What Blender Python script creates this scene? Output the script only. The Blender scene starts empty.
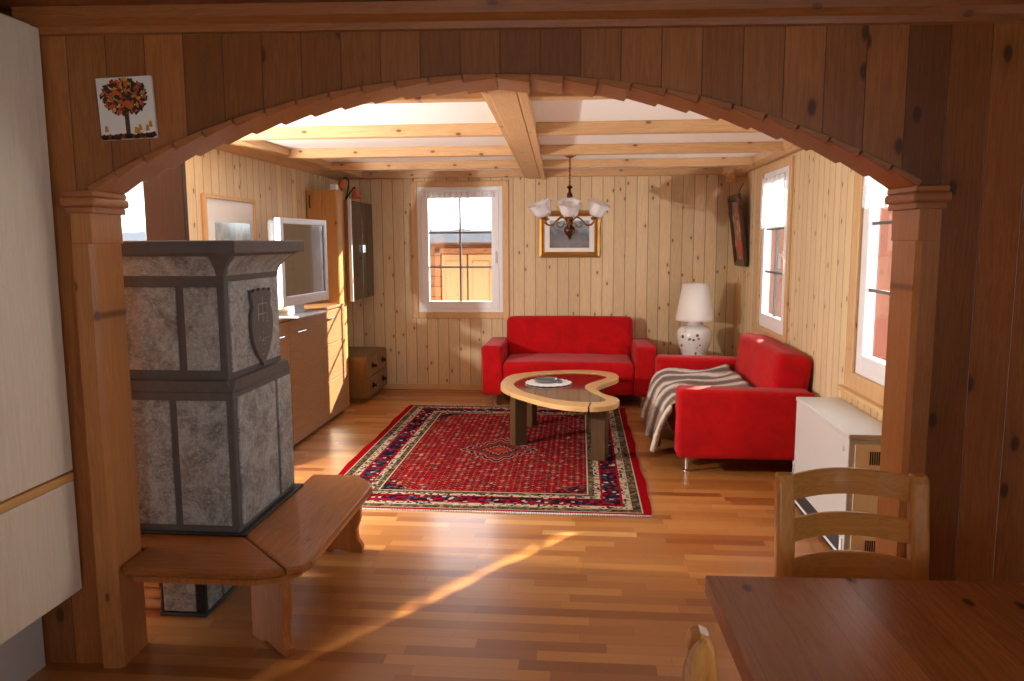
import bpy, bmesh, math, random
from mathutils import Vector, Matrix
random.seed(7)
C = bpy.context.scene.collection
PI = math.pi
# light settings
SKY_STR, SUN_STR, FLASH, EXPO = 6.8, 28.0, 300.0, 0.12
SUN_S, SUN_T = 1.37, .43     # heading (-1, -SUN_S), drop per metre

# ------------------------------------------------------------------ helpers
def s2l(c):
    return tuple(((v/255.0)/12.92 if v/255.0 <= .04045 else ((v/255.0+.055)/1.055)**2.4) for v in c)+(1.0,)

class N:
    """small node-building helper"""
    def __init__(s, name):
        s.m = bpy.data.materials.new(name); s.m.use_nodes = True
        s.t = s.m.node_tree; s.t.nodes.clear()
        s.out = s.t.nodes.new('ShaderNodeOutputMaterial')
    def n(s, ty, **k):
        d = s.t.nodes.new(ty)
        for a, v in k.items(): setattr(d, a, v)
        return d
    def l(s, a, b): s.t.links.new(a, b)
    def put(s, sock, v):
        if v is None: return
        if isinstance(v, bpy.types.NodeSocket): s.l(v, sock)
        else: sock.default_value = v
    def m_(s, op, a, b=None, c=None, clamp=False):
        d = s.n('ShaderNodeMath', operation=op, use_clamp=clamp)
        s.put(d.inputs[0], a); s.put(d.inputs[1], b)
        if c is not None: s.put(d.inputs[2], c)
        return d.outputs[0]
    def mix(s, f, a, b, mode='MIX'):
        d = s.n('ShaderNodeMix', data_type='RGBA', blend_type=mode)
        s.put(d.inputs[0], f); s.put(d.inputs[6], a); s.put(d.inputs[7], b)
        return d.outputs[2]
    def comb(s, x, y, z):
        d = s.n('ShaderNodeCombineXYZ'); s.put(d.inputs[0], x); s.put(d.inputs[1], y); s.put(d.inputs[2], z); return d.outputs[0]
    def xyz(s):
        tc = s.n('ShaderNodeTexCoord'); sp = s.n('ShaderNodeSeparateXYZ'); s.l(tc.outputs['Object'], sp.inputs[0])
        return tc.outputs['Object'], sp.outputs[0], sp.outputs[1], sp.outputs[2]
    def noise(s, vec, scale, detail=3, rough=.5, dist=0):
        d = s.n('ShaderNodeTexNoise'); s.put(d.inputs['Vector'], vec); d.inputs['Scale'].default_value = scale
        d.inputs['Detail'].default_value = detail; d.inputs['Roughness'].default_value = rough; d.inputs['Distortion'].default_value = dist
        return d.outputs[0]
    def vor(s, vec, scale, rnd=1.0, feature='F1', dist='EUCLIDEAN'):
        d = s.n('ShaderNodeTexVoronoi', feature=feature, distance=dist); s.put(d.inputs['Vector'], vec)
        d.inputs['Scale'].default_value = scale; d.inputs['Randomness'].default_value = rnd
        return d
    def white(s, vec):
        d = s.n('ShaderNodeTexWhiteNoise', noise_dimensions='3D'); s.put(d.inputs['Vector'], vec); return d.outputs[0], d.outputs[1]
    def ramp(s, f, stops, const=False):
        d = s.n('ShaderNodeValToRGB'); s.put(d.inputs[0], f)
        if const: d.color_ramp.interpolation = 'CONSTANT'
        e = d.color_ramp.elements
        while len(e) < len(stops): e.new(.5)
        for q, (p, c) in zip(e, stops): q.position = p; q.color = c
        return d.outputs[0]
    def smooth(s, v, a, b):
        d = s.n('ShaderNodeMapRange', interpolation_type='SMOOTHSTEP'); s.put(d.inputs[0], v)
        d.inputs[1].default_value = a; d.inputs[2].default_value = b; return d.outputs[0]
    def bsdf(s, col, rough=.5, metal=0, bump=None, bstr=.3, bdist=.01, spec=.5, coat=0, trans=0, sheen=0, emis=None, estr=0):
        b = s.n('ShaderNodeBsdfPrincipled')
        s.put(b.inputs['Base Color'], col); s.put(b.inputs['Roughness'], rough); b.inputs['Metallic'].default_value = metal
        b.inputs['Specular IOR Level'].default_value = spec; b.inputs['Coat Weight'].default_value = coat
        b.inputs['Coat Roughness'].default_value = .12
        b.inputs['Transmission Weight'].default_value = trans; b.inputs['Sheen Weight'].default_value = sheen
        if bump is not None:
            d = s.n('ShaderNodeBump'); s.put(d.inputs['Height'], bump); d.inputs['Strength'].default_value = bstr
            d.inputs['Distance'].default_value = bdist; s.l(d.outputs[0], b.inputs['Normal'])
        s.l(b.outputs[0], s.out.inputs[0]); return b

def plain(name, rgb, rough=.5, metal=0, var=.06, scale=30, **k):
    q = N(name); v, x, y, z = q.xyz(); f = q.noise(v, scale, 3)
    c = s2l(rgb); d = tuple(max(0, a*(1-var*2)) for a in c[:3])+(1,)
    q.bsdf(q.mix(f, c, d), rough, metal, **k); return q.m

def wood(name, light, dark, grain=2, across=0, board=None, knots=.0, rough=.45, groove=.0, var=.25, gs=1.0, coat=0, spec=.4, ks=1.0, knotcol=None):
    """planed wood; grain runs along axis `grain`; boards of width `board` are laid side by side along axis `across`"""
    q = N(name); v, x, y, z = q.xyz(); ax = [x, y, z]
    third = [i for i in range(3) if i not in (grain, across)][0]
    g, a, t = ax[grain], ax[across], ax[third]
    if board:
        u = q.m_('DIVIDE', a, board); idx = q.m_('FLOOR', u); fr = q.m_('FRACT', u)
        rv, rc = q.white(q.comb(idx, 3.7, 1.3))
        off = q.m_('MULTIPLY', rv, 37.0)
    else:
        rv = None; off = 0.0; fr = None
    gg = q.m_('ADD', g, off)
    vec = q.comb(q.m_('MULTIPLY', gg, 1.1*gs), q.m_('MULTIPLY', a, 16*gs), q.m_('MULTIPLY', t, 16*gs))
    n1 = q.noise(vec, 1.6, 4, .6, .6)
    vec2 = q.comb(q.m_('MULTIPLY', gg, 3*gs), q.m_('MULTIPLY', a, 110*gs), q.m_('MULTIPLY', t, 110*gs))
    n2 = q.noise(vec2, 1.0, 2, .5)
    rings = q.m_('FRACT', q.m_('MULTIPLY', n1, 7.0)); rings = q.m_('ABSOLUTE', q.m_('SUBTRACT', rings, .5))
    f = q.m_('ADD', q.m_('MULTIPLY', rings, .9), q.m_('MULTIPLY', n2, .55))
    f = q.m_('SUBTRACT', f, .15, clamp=True)
    col = q.mix(f, s2l(light), s2l(dark))
    if rv is not None:
        k = q.m_('ADD', q.m_('MULTIPLY', rv, var), 1.0-var*.6)
        col = q.mix(1.0, col, q.comb(k, q.m_('POWER', k, 1.15), q.m_('POWER', k, 1.35)), 'MULTIPLY')
    if knots > 0:
        kv = q.comb(q.m_('MULTIPLY', gg, 4.6*ks), q.m_('MULTIPLY', a, 9.0*ks), 0.0)
        vo = q.vor(kv, 1.0); vo.voronoi_dimensions = '2D'
        rr, _ = q.white(vo.outputs['Color'])
        keep = q.m_('LESS_THAN', rr, knots)
        hard = q.m_('MULTIPLY', q.m_('SUBTRACT', 1.0, q.smooth(vo.outputs['Distance'], .05, .11)), keep)
        halo = q.m_('MULTIPLY', q.m_('SUBTRACT', 1.0, q.smooth(vo.outputs['Distance'], .08, .34)), keep)
        kc = s2l(knotcol or (92, 48, 22))
        col = q.mix(q.m_('MULTIPLY', halo, .3), col, s2l(dark)); col = q.mix(q.m_('MULTIPLY', hard, .8), col, kc)
    bump = f
    if board and groove > 0:
        e = q.m_('MINIMUM', fr, q.m_('SUBTRACT', 1.0, fr)); e = q.m_('MULTIPLY', e, board)
        gm = q.smooth(e, groove*.35, groove)
        dk = tuple(c*.42 for c in s2l(dark)[:3])+(1,)
        col = q.mix(gm, dk, col)
        bump = q.m_('ADD', q.m_('MULTIPLY', f, .08), gm)
    q.bsdf(col, rough, bump=bump, bstr=.35 if groove else .08, bdist=.004, coat=coat, spec=spec); return q.m

def bm_new(): return bmesh.new()
def merge(dst, src):
    me = bpy.data.meshes.new('tmp'); src.to_mesh(me); src.free(); dst.from_mesh(me); bpy.data.meshes.remove(me)
def box(bm, x0, x1, y0, y1, z0, z1, r=0, seg=2, M=None):
    b = bmesh.new(); bmesh.ops.create_cube(b, size=1)
    for v in b.verts: v.co = Vector(((x0+x1)/2+v.co.x*(x1-x0), (y0+y1)/2+v.co.y*(y1-y0), (z0+z1)/2+v.co.z*(z1-z0)))
    if r > 0: bmesh.ops.bevel(b, geom=list(b.edges), offset=r, segments=seg, affect='EDGES', profile=.5)
    if M is not None: bmesh.ops.transform(b, matrix=M, verts=b.verts)
    merge(bm, b); return bm
def prism(bm, pts, h0, h1, axis='Z', r=0, seg=2, M=None):
    """extrude the outline pts (2-D) between h0 and h1 along axis"""
    b = bmesh.new()
    def P(p, h):
        return Vector((p[0], p[1], h)) if axis == 'Z' else (Vector((p[0], h, p[1])) if axis == 'Y' else Vector((h, p[0], p[1])))
    lo = [b.verts.new(P(p, h0)) for p in pts]; hi = [b.verts.new(P(p, h1)) for p in pts]
    n = len(pts); fl = b.faces.new(lo); fh = b.faces.new(hi)
    for i in range(n): b.faces.new((lo[i], lo[(i+1) % n], hi[(i+1) % n], hi[i]))
    bmesh.ops.recalc_face_normals(b, faces=b.faces)
    if r > 0:
        ed = list(fl.edges)+list(fh.edges)
        bmesh.ops.bevel(b, geom=ed, offset=r, segments=seg, affect='EDGES', profile=.5)
    if M is not None: bmesh.ops.transform(b, matrix=M, verts=b.verts)
    merge(bm, b); return bm
def lathe(bm, prof, n=28, M=None, wav=0, wn=8, cap=True):
    b = bmesh.new(); rows = []
    for k, (r, z) in enumerate(prof):
        row = []
        for i in range(n):
            a = 2*PI*i/n; w = 1+wav*(k/max(1, len(prof)-1))**2*math.cos(wn*a)
            row.append(b.verts.new((r*w*math.cos(a), r*w*math.sin(a), z)))
        rows.append(row)
    for k in range(len(rows)-1):
        for i in range(n): b.faces.new((rows[k][i], rows[k][(i+1) % n], rows[k+1][(i+1) % n], rows[k+1][i]))
    if cap: b.faces.new(rows[0][::-1]); b.faces.new(rows[-1])
    bmesh.ops.recalc_face_normals(b, faces=b.faces)
    if M is not None: bmesh.ops.transform(b, matrix=M, verts=b.verts)
    merge(bm, b); return bm
def tube(bm, pts, r, n=10):
    b = bmesh.new(); rows = []; pts = [Vector(p) for p in pts]
    rad = r if isinstance(r, (list, tuple)) else [r]*len(pts)
    up = Vector((0, 0, 1))
    for k, p in enumerate(pts):
        d = (pts[min(k+1, len(pts)-1)]-pts[max(k-1, 0)]).normalized()
        s = d.cross(up) if abs(d.z) < .95 else d.cross(Vector((1, 0, 0)))
        s.normalize(); t = s.cross(d).normalized()
        rows.append([b.verts.new(p+rad[k]*(math.cos(2*PI*i/n)*s+math.sin(2*PI*i/n)*t)) for i in range(n)])
    for k in range(len(rows)-1):
        for i in range(n): b.faces.new((rows[k][i], rows[k][(i+1) % n], rows[k+1][(i+1) % n], rows[k+1][i]))
    b.faces.new(rows[0][::-1]); b.faces.new(rows[-1])
    bmesh.ops.recalc_face_normals(b, faces=b.faces); merge(bm, b); return bm
def T(x, y, z): return Matrix.Translation((x, y, z))
def Rz(a): return Matrix.Rotation(a, 4, 'Z')
def Rx(a): return Matrix.Rotation(a, 4, 'X')
def Ry(a): return Matrix.Rotation(a, 4, 'Y')

def obj(name, bm, mat, parent=None, smooth=False, label=None):
    me = bpy.data.meshes.new(name); bm.to_mesh(me); bm.free()
    o = bpy.data.objects.new(name, me); C.objects.link(o)
    for m in (mat if isinstance(mat, (list, tuple)) else [mat]): me.materials.append(m)
    if smooth:
        for p in me.polygons: p.use_smooth = True
        try: me.set_sharp_from_angle(angle=math.radians(40))
        except Exception: pass
    if parent is not None: o.parent = parent
    if label: o['label'] = label
    return o
def thing(name, label, cat, loc=(0, 0, 0), rz=0, group=None):
    o = bpy.data.objects.new(name, None); C.objects.link(o); o.location = loc; o.rotation_euler = (0, 0, rz)
    o.empty_display_size = .1
    o['label'] = label; o['category'] = cat
    if group: o['group'] = group
    return o
def tag(o, label, cat, group=None, kind=None):
    o['label'] = label; o['category'] = cat
    if group: o['group'] = group
    if kind: o['kind'] = kind
    return o
def struct(name, bm, mat, parent=None, smooth=False):
    o = obj(name, bm, mat, parent, smooth)
    if parent is None: o['kind'] = 'structure'
    return o
def sempty(name):
    o = bpy.data.objects.new(name, None); C.objects.link(o); o['kind'] = 'structure'; return o
def catmull(pts, n=6, closed=True):
    out = []; L = len(pts)
    rng = range(L) if closed else range(L-1)
    for i in rng:
        g = (lambda k: Vector(pts[k % L])) if closed else (lambda k: Vector(pts[max(0, min(L-1, k))]))
        p0, p1, p2, p3 = g(i-1), g(i), g(i+1), g(i+2)
        for j in range(n):
            t = j/n
            out.append(.5*((2*p1)+(p2-p0)*t+(2*p0-5*p1+4*p2-p3)*t*t+(3*p1-p0-3*p2+p3)*t**3))
    if not closed: out.append(Vector(pts[-1]))
    return [tuple(p) for p in out]

# ------------------------------------------------------------------ materials
PINE_L, PINE_D = (222, 202, 162), (200, 169, 126)
M = {}
M['wall_x'] = wood('pine_panelling_x', PINE_L, PINE_D, 2, 0, .118, .38, .5, .0045, .22)
M['wall_y'] = wood('pine_panelling_y', PINE_L, PINE_D, 2, 1, .118, .38, .5, .0045, .22)
M['arch'] = wood('arch_panelling', (160, 100, 50), (120, 70, 32), 2, 0, .137, .58, .42, .0022, .75, ks=.62, knotcol=(60, 28, 12))
M['archz'] = wood('arch_post_wood', (186, 128, 74), (158, 102, 54), 2, 0, None, .25, .4)
M['archb'] = wood('arch_block_wood', (172, 112, 64), (140, 86, 46), 0, 1, None, 0, .38)
M['trimx'] = wood('window_trim_wood_x', (216, 180, 132), (192, 150, 102), 0, 2, None, 0, .45)
M['trimy'] = wood('window_trim_wood_y', (216, 180, 132), (192, 150, 102), 1, 2, None, 0, .45)
M['trimz'] = wood('window_trim_wood_z', (216, 180, 132), (192, 150, 102), 2, 0, None, .1, .45)
M['joist'] = wood('joist_wood', (210, 172, 126), (182, 140, 96), 0, 2, None, .3, .5)
M['beamy'] = wood('beam_wood', (210, 172, 126), (182, 140, 96), 1, 0, None, .1, .5)
M['crown'] = wood('crown_moulding_wood', (160, 98, 50), (120, 70, 34), 0, 2, None, .1, .42)
M['dceil'] = wood('dining_ceiling_wood', (150, 92, 50), (118, 68, 34), 0, 1, .14, .2, .5, .005, .3)
M['bench'] = wood('bench_wood', (160, 98, 46), (104, 58, 24), 0, 1, None, .12, .3, spec=.35)
M['benchy'] = wood('bench_wood_y', (168, 106, 52), (108, 62, 28), 1, 0, None, .12, .3, spec=.35)
M['benchl'] = wood('bench_leg_wood', (184, 118, 62), (142, 84, 40), 2, 0, None, .0, .35)
M['table'] = wood('dining_table_wood', (176, 106, 54), (138, 76, 36), 1, 0, .105, .3, .27, 0.0008, .55, spec=.3, ks=.85, knotcol=(60, 24, 12))
M['chair'] = wood('chair_wood', (206, 146, 74), (170, 110, 48), 2, 0, None, 0, .3, coat=.3)
M['chairx'] = wood('chair_slat_wood', (206, 146, 74), (170, 110, 48), 0, 2, None, 0, .3, coat=.3)
M['side'] = wood('sideboard_wood', (164, 124, 86), (112, 78, 50), 1, 2, None, 0, .35, gs=1.6)
M['oak'] = wood('oak_cabinet_wood', (196, 146, 84), (168, 116, 60), 2, 0, None, .1, .4)
M['oakd'] = wood('dark_cabinet_wood', (130, 92, 50), (98, 64, 32), 2, 0, None, 0, .35)
M['kidney'] = wood('coffee_table_ash_wood', (222, 186, 128), (196, 152, 92), 0, 1, None, 0, .3, coat=.3)
M['darkleg'] = wood('coffee_table_leg_wood', (92, 68, 44), (66, 46, 28), 2, 0, None, 0, .35)
M['dpost'] = wood('dark_post_wood', (62, 36, 18), (44, 24, 12), 2, 0, None, .0, .5)
M['doorw'] = wood('dark_door_wood', (110, 62, 32), (84, 44, 22), 2, 0, .15, .4, .5, .004, .2)
M['kitch'] = wood('pale_birch_cabinet', (232, 224, 204), (216, 204, 180), 2, 1, .14, .0, .42, 0, .06)
M['kitchtrim'] = wood('cabinet_grip_wood', (224, 178, 108), (200, 146, 80), 1, 2, None, 0, .4)
M['cabin'] = wood('cabin_boards', (160, 98, 54), (126, 68, 34), 0, 2, .16, .3, .7, .01, .2)
M['cabdoor'] = wood('cabin_door_wood', (180, 132, 86), (152, 102, 60), 2, 0, None, .1, .6)
M['neigh'] = wood('neighbour_boards', (84, 48, 34), (62, 34, 24), 1, 2, .16, .3, .7, .01, .3)
M['casing'] = wood('outer_casing_wood', (142, 88, 66), (110, 64, 46), 2, 0, None, 0, .6)
M['log'] = plain('pale_log', (206, 184, 152), .7, var=.15)
M['plaster'] = plain('white_plaster', (244, 243, 240), .85, var=.02, scale=60)
M['white'] = plain('white_upvc', (240, 242, 245), .3, var=.01)
M['cream'] = plain('cream_enamel', (204, 204, 200), .32, var=.02)
M['creamy'] = plain('yellow_cream_enamel', (246, 234, 204), .32, var=.02)
M['snow'] = plain('snow', (236, 240, 246), .9, var=.04, scale=2)
M['slate'] = plain('roof_slate', (84, 88, 94), .7, var=.1)
M['silver'] = plain('silver_plastic', (196, 200, 205), .35, .3, var=.02)
M['chrome'] = plain('chrome', (215, 215, 218), .15, 1.0, var=.02)
M['black'] = plain('black_gloss', (14, 14, 15), .08, var=.1)
M['blackm'] = plain('black_matt', (22, 21, 20), .5, var=.1)
M['tvback'] = plain('grey_plastic', (112, 114, 118), .5, var=.02)
M['screen'] = plain('tv_screen', (10, 11, 13), .04, var=.0, spec=.9, coat=1.0)
M['smoke'] = plain('smoked_door_glass', (44, 34, 24), .08, var=.1, spec=.6)
M['gold'] = plain('gilt_frame', (196, 144, 70), .3, .7, var=.12, scale=50)
M['brass'] = plain('antique_brass', (150, 104, 50), .28, .85, var=.15)
M['bronze'] = plain('dark_turned_wood', (72, 36, 20), .25, .2, var=.2)
M['terra'] = plain('terracotta_glaze', (206, 108, 64), .4, var=.08)
M['muntin'] = plain('grey_muntin', (96, 98, 98), .4, var=.03)
M['porc'] = None
M['tableglass'] = plain('brown_table_glass', (62, 34, 24), .05, var=.0, spec=.7, coat=.6)
M['doily'] = plain('white_crochet', (240, 240, 238), .9, var=.08, scale=200)
M['ashglass'] = plain('grey_cut_glass', (120, 126, 130), .12, .2, var=.2, scale=80)
M['darkwin'] = plain('dark_grille', (52, 56, 60), .5, var=.05)
M['mat'] = plain('picture_mount', (236, 236, 232), .7, var=.01)
M['jw'] = plain('mortar_dark', (98, 94, 92), .7, var=.18, scale=25)

def glass_mat():
    q = N('window_glass'); lw = q.n('ShaderNodeLayerWeight'); lw.inputs[0].default_value = .5
    fac = q.m_('ADD', q.m_('MULTIPLY', q.m_('POWER', lw.outputs['Facing'], 5.0), .9), .045)
    t = q.n('ShaderNodeBsdfTransparent'); g = q.n('ShaderNodeBsdfGlossy'); g.inputs['Roughness'].default_value = .01
    t.inputs[0].default_value = (.97, .98, .98, 1)
    mx = q.n('ShaderNodeMixShader'); q.l(fac, mx.inputs[0]); q.l(t.outputs[0], mx.inputs[1]); q.l(g.outputs[0], mx.inputs[2])
    q.l(mx.outputs[0], q.out.inputs[0]); return q.m
M['glass'] = glass_mat()
def lace_mat():
    q = N('lace'); v, x, y, z = q.xyz()
    vo = q.vor(v, 55, .6); f = q.smooth(vo.outputs['Distance'], .15, .5)
    n = q.noise(v, 9, 2); f = q.m_('ADD', q.m_('MULTIPLY', f, .25), q.m_('MULTIPLY', q.smooth(n, .42, .6), .2))
    d = q.n('ShaderNodeBsdfDiffuse'); d.inputs[0].default_value = (.93, .93, .93, 1)
    tl = q.n('ShaderNodeBsdfTranslucent'); tl.inputs[0].default_value = (.93, .93, .93, 1)
    a = q.n('ShaderNodeMixShader'); a.inputs[0].default_value = .55; q.l(d.outputs[0], a.inputs[1]); q.l(tl.outputs[0], a.inputs[2])
    t = q.n('ShaderNodeBsdfTransparent'); mx = q.n('ShaderNodeMixShader'); q.l(f, mx.inputs[0]); q.l(a.outputs[0], mx.inputs[1]); q.l(t.outputs[0], mx.inputs[2])
    q.l(mx.outputs[0], q.out.inputs[0]); return q.m
M['lace'] = lace_mat()
def frost_mat():
    q = N('frosted_glass_shade'); d = q.n('ShaderNodeBsdfPrincipled'); d.inputs['Base Color'].default_value = (.9, .9, .92, 1); d.inputs['Roughness'].default_value = .25
    tl = q.n('ShaderNodeBsdfTranslucent'); tl.inputs[0].default_value = (.9, .92, .95, 1)
    t = q.n('ShaderNodeBsdfTransparent')
    a = q.n('ShaderNodeMixShader'); a.inputs[0].default_value = .45; q.l(d.outputs[0], a.inputs[1]); q.l(tl.outputs[0], a.inputs[2])
    b = q.n('ShaderNodeMixShader'); b.inputs[0].default_value = .3; q.l(a.outputs[0], b.inputs[1]); q.l(t.outputs[0], b.inputs[2])
    q.l(b.outputs[0], q.out.inputs[0]); return q.m
M['frost'] = frost_mat()
def floor_mat():
    q = N('parquet'); v, x, y, z = q.xyz()
    W, Ln = .072, .52
    r = q.m_('DIVIDE', y, W); row = q.m_('FLOOR', r); fy = q.m_('FRACT', r)
    ro, _ = q.white(q.comb(row, 1.1, 2.2))
    u = q.m_('ADD', q.m_('DIVIDE', x, Ln), q.m_('MULTIPLY', ro, 9.0)); ci = q.m_('FLOOR', u); fx = q.m_('FRACT', u)
    rv, rc = q.white(q.comb(row, ci, 5.0)); rv2, _ = q.white(q.comb(ci, row, 9.0))
    off = q.m_('MULTIPLY', rv, 31.0)
    vec = q.comb(q.m_('ADD', q.m_('MULTIPLY', x, 1.6), off), q.m_('MULTIPLY', y, 26), off)
    n1 = q.noise(vec, 1.5, 4, .6, .5); n2 = q.noise(q.comb(q.m_('MULTIPLY', x, 4), q.m_('MULTIPLY', y, 150), off), 1, 2)
    base = q.ramp(rv, [(0, s2l((136, 78, 34))), (.2, s2l((180, 120, 58))), (.5, s2l((198, 140, 74))), (.75, s2l((158, 96, 42))), (1, s2l((212, 160, 92)))])
    f = q.m_('ADD', q.m_('MULTIPLY', n1, .6), q.m_('MULTIPLY', n2, .3))
    col = q.mix(q.m_('MULTIPLY', f, .55), base, s2l((140, 80, 40)))
    e = q.m_('MINIMUM', q.m_('MULTIPLY', q.m_('MINIMUM', fy, q.m_('SUBTRACT', 1.0, fy)), W), q.m_('MULTIPLY', q.m_('MINIMUM', fx, q.m_('SUBTRACT', 1.0, fx)), Ln))
    g = q.smooth(e, .0, .0010)
    col = q.mix(g, s2l((130, 74, 38)), col)
    rough = q.m_('ADD', .27, q.m_('MULTIPLY', n1, .1))
    q.bsdf(col, rough, spec=.5, coat=.15, bump=g, bstr=.05, bdist=.001); return q.m
M['floor'] = floor_mat()
def stone_mat(name, a, b, c):
    q = N(name); v, x, y, z = q.xyz()
    n = q.noise(v, 9, 8, .82, .7); n2 = q.noise(v, 75, 5, .75)
    n3 = q.noise(v, 2.3, 5, .6, 2.5)
    vein = q.m_('ABSOLUTE', q.m_('SUBTRACT', n3, .5)); vein = q.m_('SUBTRACT', 1.0, q.smooth(vein, .0, .022))
    col = q.mix(q.smooth(n, .35, .65), s2l(a), s2l(b)); col = q.mix(q.m_('MULTIPLY', q.smooth(n2, .45, .7), .55), col, s2l(c))
    col = q.mix(q.m_('MULTIPLY', vein, .4), col, s2l((150, 132, 104)))
    q.bsdf(col, .55, bump=n2, bstr=.5, bdist=.004, spec=.45); return q.m
M['stone'] = stone_mat('soapstone', (166, 174, 176), (96, 102, 100), (200, 202, 198))
def felt(name, rgb, rgb2):
    q = N(name); v, x, y, z = q.xyz(); n = q.noise(v, 5, 4, .6, .8); n2 = q.noise(v, 260, 2)
    q.bsdf(q.mix(q.smooth(n, .3, .7), s2l(rgb), s2l(rgb2)), .82, bump=n2, bstr=.25, bdist=.002, sheen=.1, spec=.15); return q.m
M['red'] = felt('red_microfibre', (192, 8, 14), (168, 5, 11))
def fur_mat():
    q = N('striped_fur'); v, x, y, z = q.xyz()
    n = q.noise(v, 6, 3); w = q.m_('ADD', y, q.m_('MULTIPLY', n, .08)); w = q.m_('ADD', w, q.m_('MULTIPLY', x, .12))
    s = q.m_('MULTIPLY', q.m_('ADD', q.m_('SINE', q.m_('MULTIPLY', w, 2*PI/.25)), 1.0), .5)
    h = q.noise(q.comb(q.m_('MULTIPLY', x, 30), q.m_('MULTIPLY', y, 160), q.m_('MULTIPLY', z, 30)), 1.5, 4, .7)
    h2 = q.noise(v, 28, 4, .7)
    s = q.m_('ADD', s, q.m_('MULTIPLY', q.m_('SUBTRACT', h, .5), .9)); s = q.m_('ADD', s, q.m_('MULTIPLY', q.m_('SUBTRACT', h2, .5), .7))
    col = q.ramp(s, [(.15, s2l((84, 58, 42))), (.5, s2l((136, 106, 84))), (.8, s2l((204, 186, 168))), (1, s2l((230, 218, 204)))])
    q.bsdf(col, .9, bump=q.m_('ADD', h, h2), bstr=.8, bdist=.012, spec=.1, sheen=.3); return q.m
M['fur'] = fur_mat()
def rug_mat(hx, hy):
    q = N('persian_rug'); v, x, y, z = q.xyz()
    RED, NAVY, CREAM, OLIVE, ORG, WINE = s2l((146, 12, 22)), s2l((28, 27, 44)), s2l((186, 168, 142)), s2l((84, 76, 54)), s2l((170, 84, 50)), s2l((96, 14, 26))
    ax = q.m_('ABSOLUTE', x); ay = q.m_('ABSOLUTE', y)
    dx = q.m_('SUBTRACT', hx, ax); dy = q.m_('MULTIPLY', q.m_('ADD', q.m_('SUBTRACT', hy, ay), .035), 1.0)
    d = q.m_('MINIMUM', dx, dy)
    # field: rows of small motifs
    gx = q.m_('DIVIDE', x, .042); gy = q.m_('DIVIDE', y, .042)
    ix = q.m_('FLOOR', gx); iy = q.m_('FLOOR', gy); fx = q.m_('SUBTRACT', q.m_('FRACT', gx), .5); fy = q.m_('SUBTRACT', q.m_('FRACT', gy), .5)
    r = q.m_('ADD', q.m_('ABSOLUTE', fx), q.m_('ABSOLUTE', fy))
    colrow, _ = q.white(q.comb(q.m_('FLOOR', q.m_('MULTIPLY', q.m_('PINGPONG', ix, 4.0), 1.0)), q.m_('MODULO', q.m_('ABSOLUTE', iy), 3.0), .5))
    rnd, _ = q.white(q.comb(ix, iy, 2.5))
    sel = q.m_('ADD', q.m_('MULTIPLY', colrow, .7), q.m_('MULTIPLY', rnd, .3))
    mot = q.ramp(sel, [(0, NAVY), (.28, CREAM), (.42, OLIVE), (.62, ORG), (.72, NAVY), (.85, OLIVE)], True)
    core = q.m_('LESS_THAN', r, .15); ring = q.m_('MULTIPLY', q.m_('LESS_THAN', r, .43), q.m_('GREATER_THAN', r, .22))
    field = q.mix(ring, RED, mot); field = q.mix(core, field, CREAM)
    vo = q.vor(v, 46, .8); cells = q.ramp(vo.outputs['Color'], [(0, WINE), (.3, RED), (.45, NAVY), (.6, RED), (.75, OLIVE), (.92, CREAM)], True)
    field = q.mix(.55, field, cells)
    # medallion
    my = q.m_('ADD', y, .12)
    md = q.m_('ADD', q.m_('ABSOLUTE', q.m_('MULTIPLY', x, 1.15)), q.m_('ABSOLUTE', my)); wob = q.m_('MULTIPLY', q.m_('SINE', q.m_('MULTIPLY', q.m_('ARCTAN2', x, my), 16.0)), .02)
    md = q.m_('ADD', md, wob)
    medc = q.ramp(md, [(0, ORG), (.06, RED), (.12, CREAM), (.135, NAVY), (.19, OLIVE), (.22, RED), (.27, CREAM), (.285, NAVY), (.33, CREAM)], True)
    medc = q.mix(.4, medc, cells)
    field = q.mix(q.m_('LESS_THAN', md, .345), field, medc)
    # corner pieces
    cd = q.m_('ADD', q.m_('SUBTRACT', hx-.36, ax), q.m_('MULTIPLY', q.m_('SUBTRACT', hy-.3, ay), 1.0)); cd = q.m_('ADD', cd, wob)
    corner = q.m_('LESS_THAN', cd, .30); cc = q.ramp(vo.outputs['Color'], [(0, NAVY), (.45, WINE), (.6, OLIVE), (.75, RED), (.88, CREAM)], True)
    field = q.mix(corner, field, cc)
    # borders
    per = q.mix(q.m_('LESS_THAN', dx, dy), q.comb(x, 0, 0), q.comb(y, 0, 0)); sp = q.n('ShaderNodeSeparateColor'); q.l(per, sp.inputs[0]); t = sp.outputs[0]
    zig = q.m_('MULTIPLY', q.m_('ABSOLUTE', q.m_('SUBTRACT', q.m_('FRACT', q.m_('DIVIDE', t, .05)), .5)), .03)
    vb = q.vor(v, 42, .7)
    main = q.ramp(vb.outputs['Color'], [(0, NAVY), (.42, WINE), (.52, s2l((58, 60, 78))), (.62, RED), (.72, NAVY), (.82, CREAM), (.9, ORG)], True)
    vs = q.vor(v, 62, .5); bw = q.ramp(vs.outputs['Color'], [(0, s2l((50, 48, 48))), (.38, CREAM), (.8, s2l((130, 118, 100)))], True)
    vz = q.vor(v, 55, .5); ol = q.ramp(vz.outputs['Color'], [(0, OLIVE), (.4, s2l((52, 44, 36))), (.55, s2l((128, 112, 88))), (.7, OLIVE), (.85, s2l((112, 60, 44)))], True)
    def band(lo, base, over): return q.mix(q.m_('GREATER_THAN', d, lo), base, over)
    c = RED
    c = band(.055, c, CREAM); c = band(.063, c, ol); c = band(.115, c, CREAM); c = band(.12, c, bw); c = band(.165, c, RED); c = band(.18, c, main)
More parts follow.
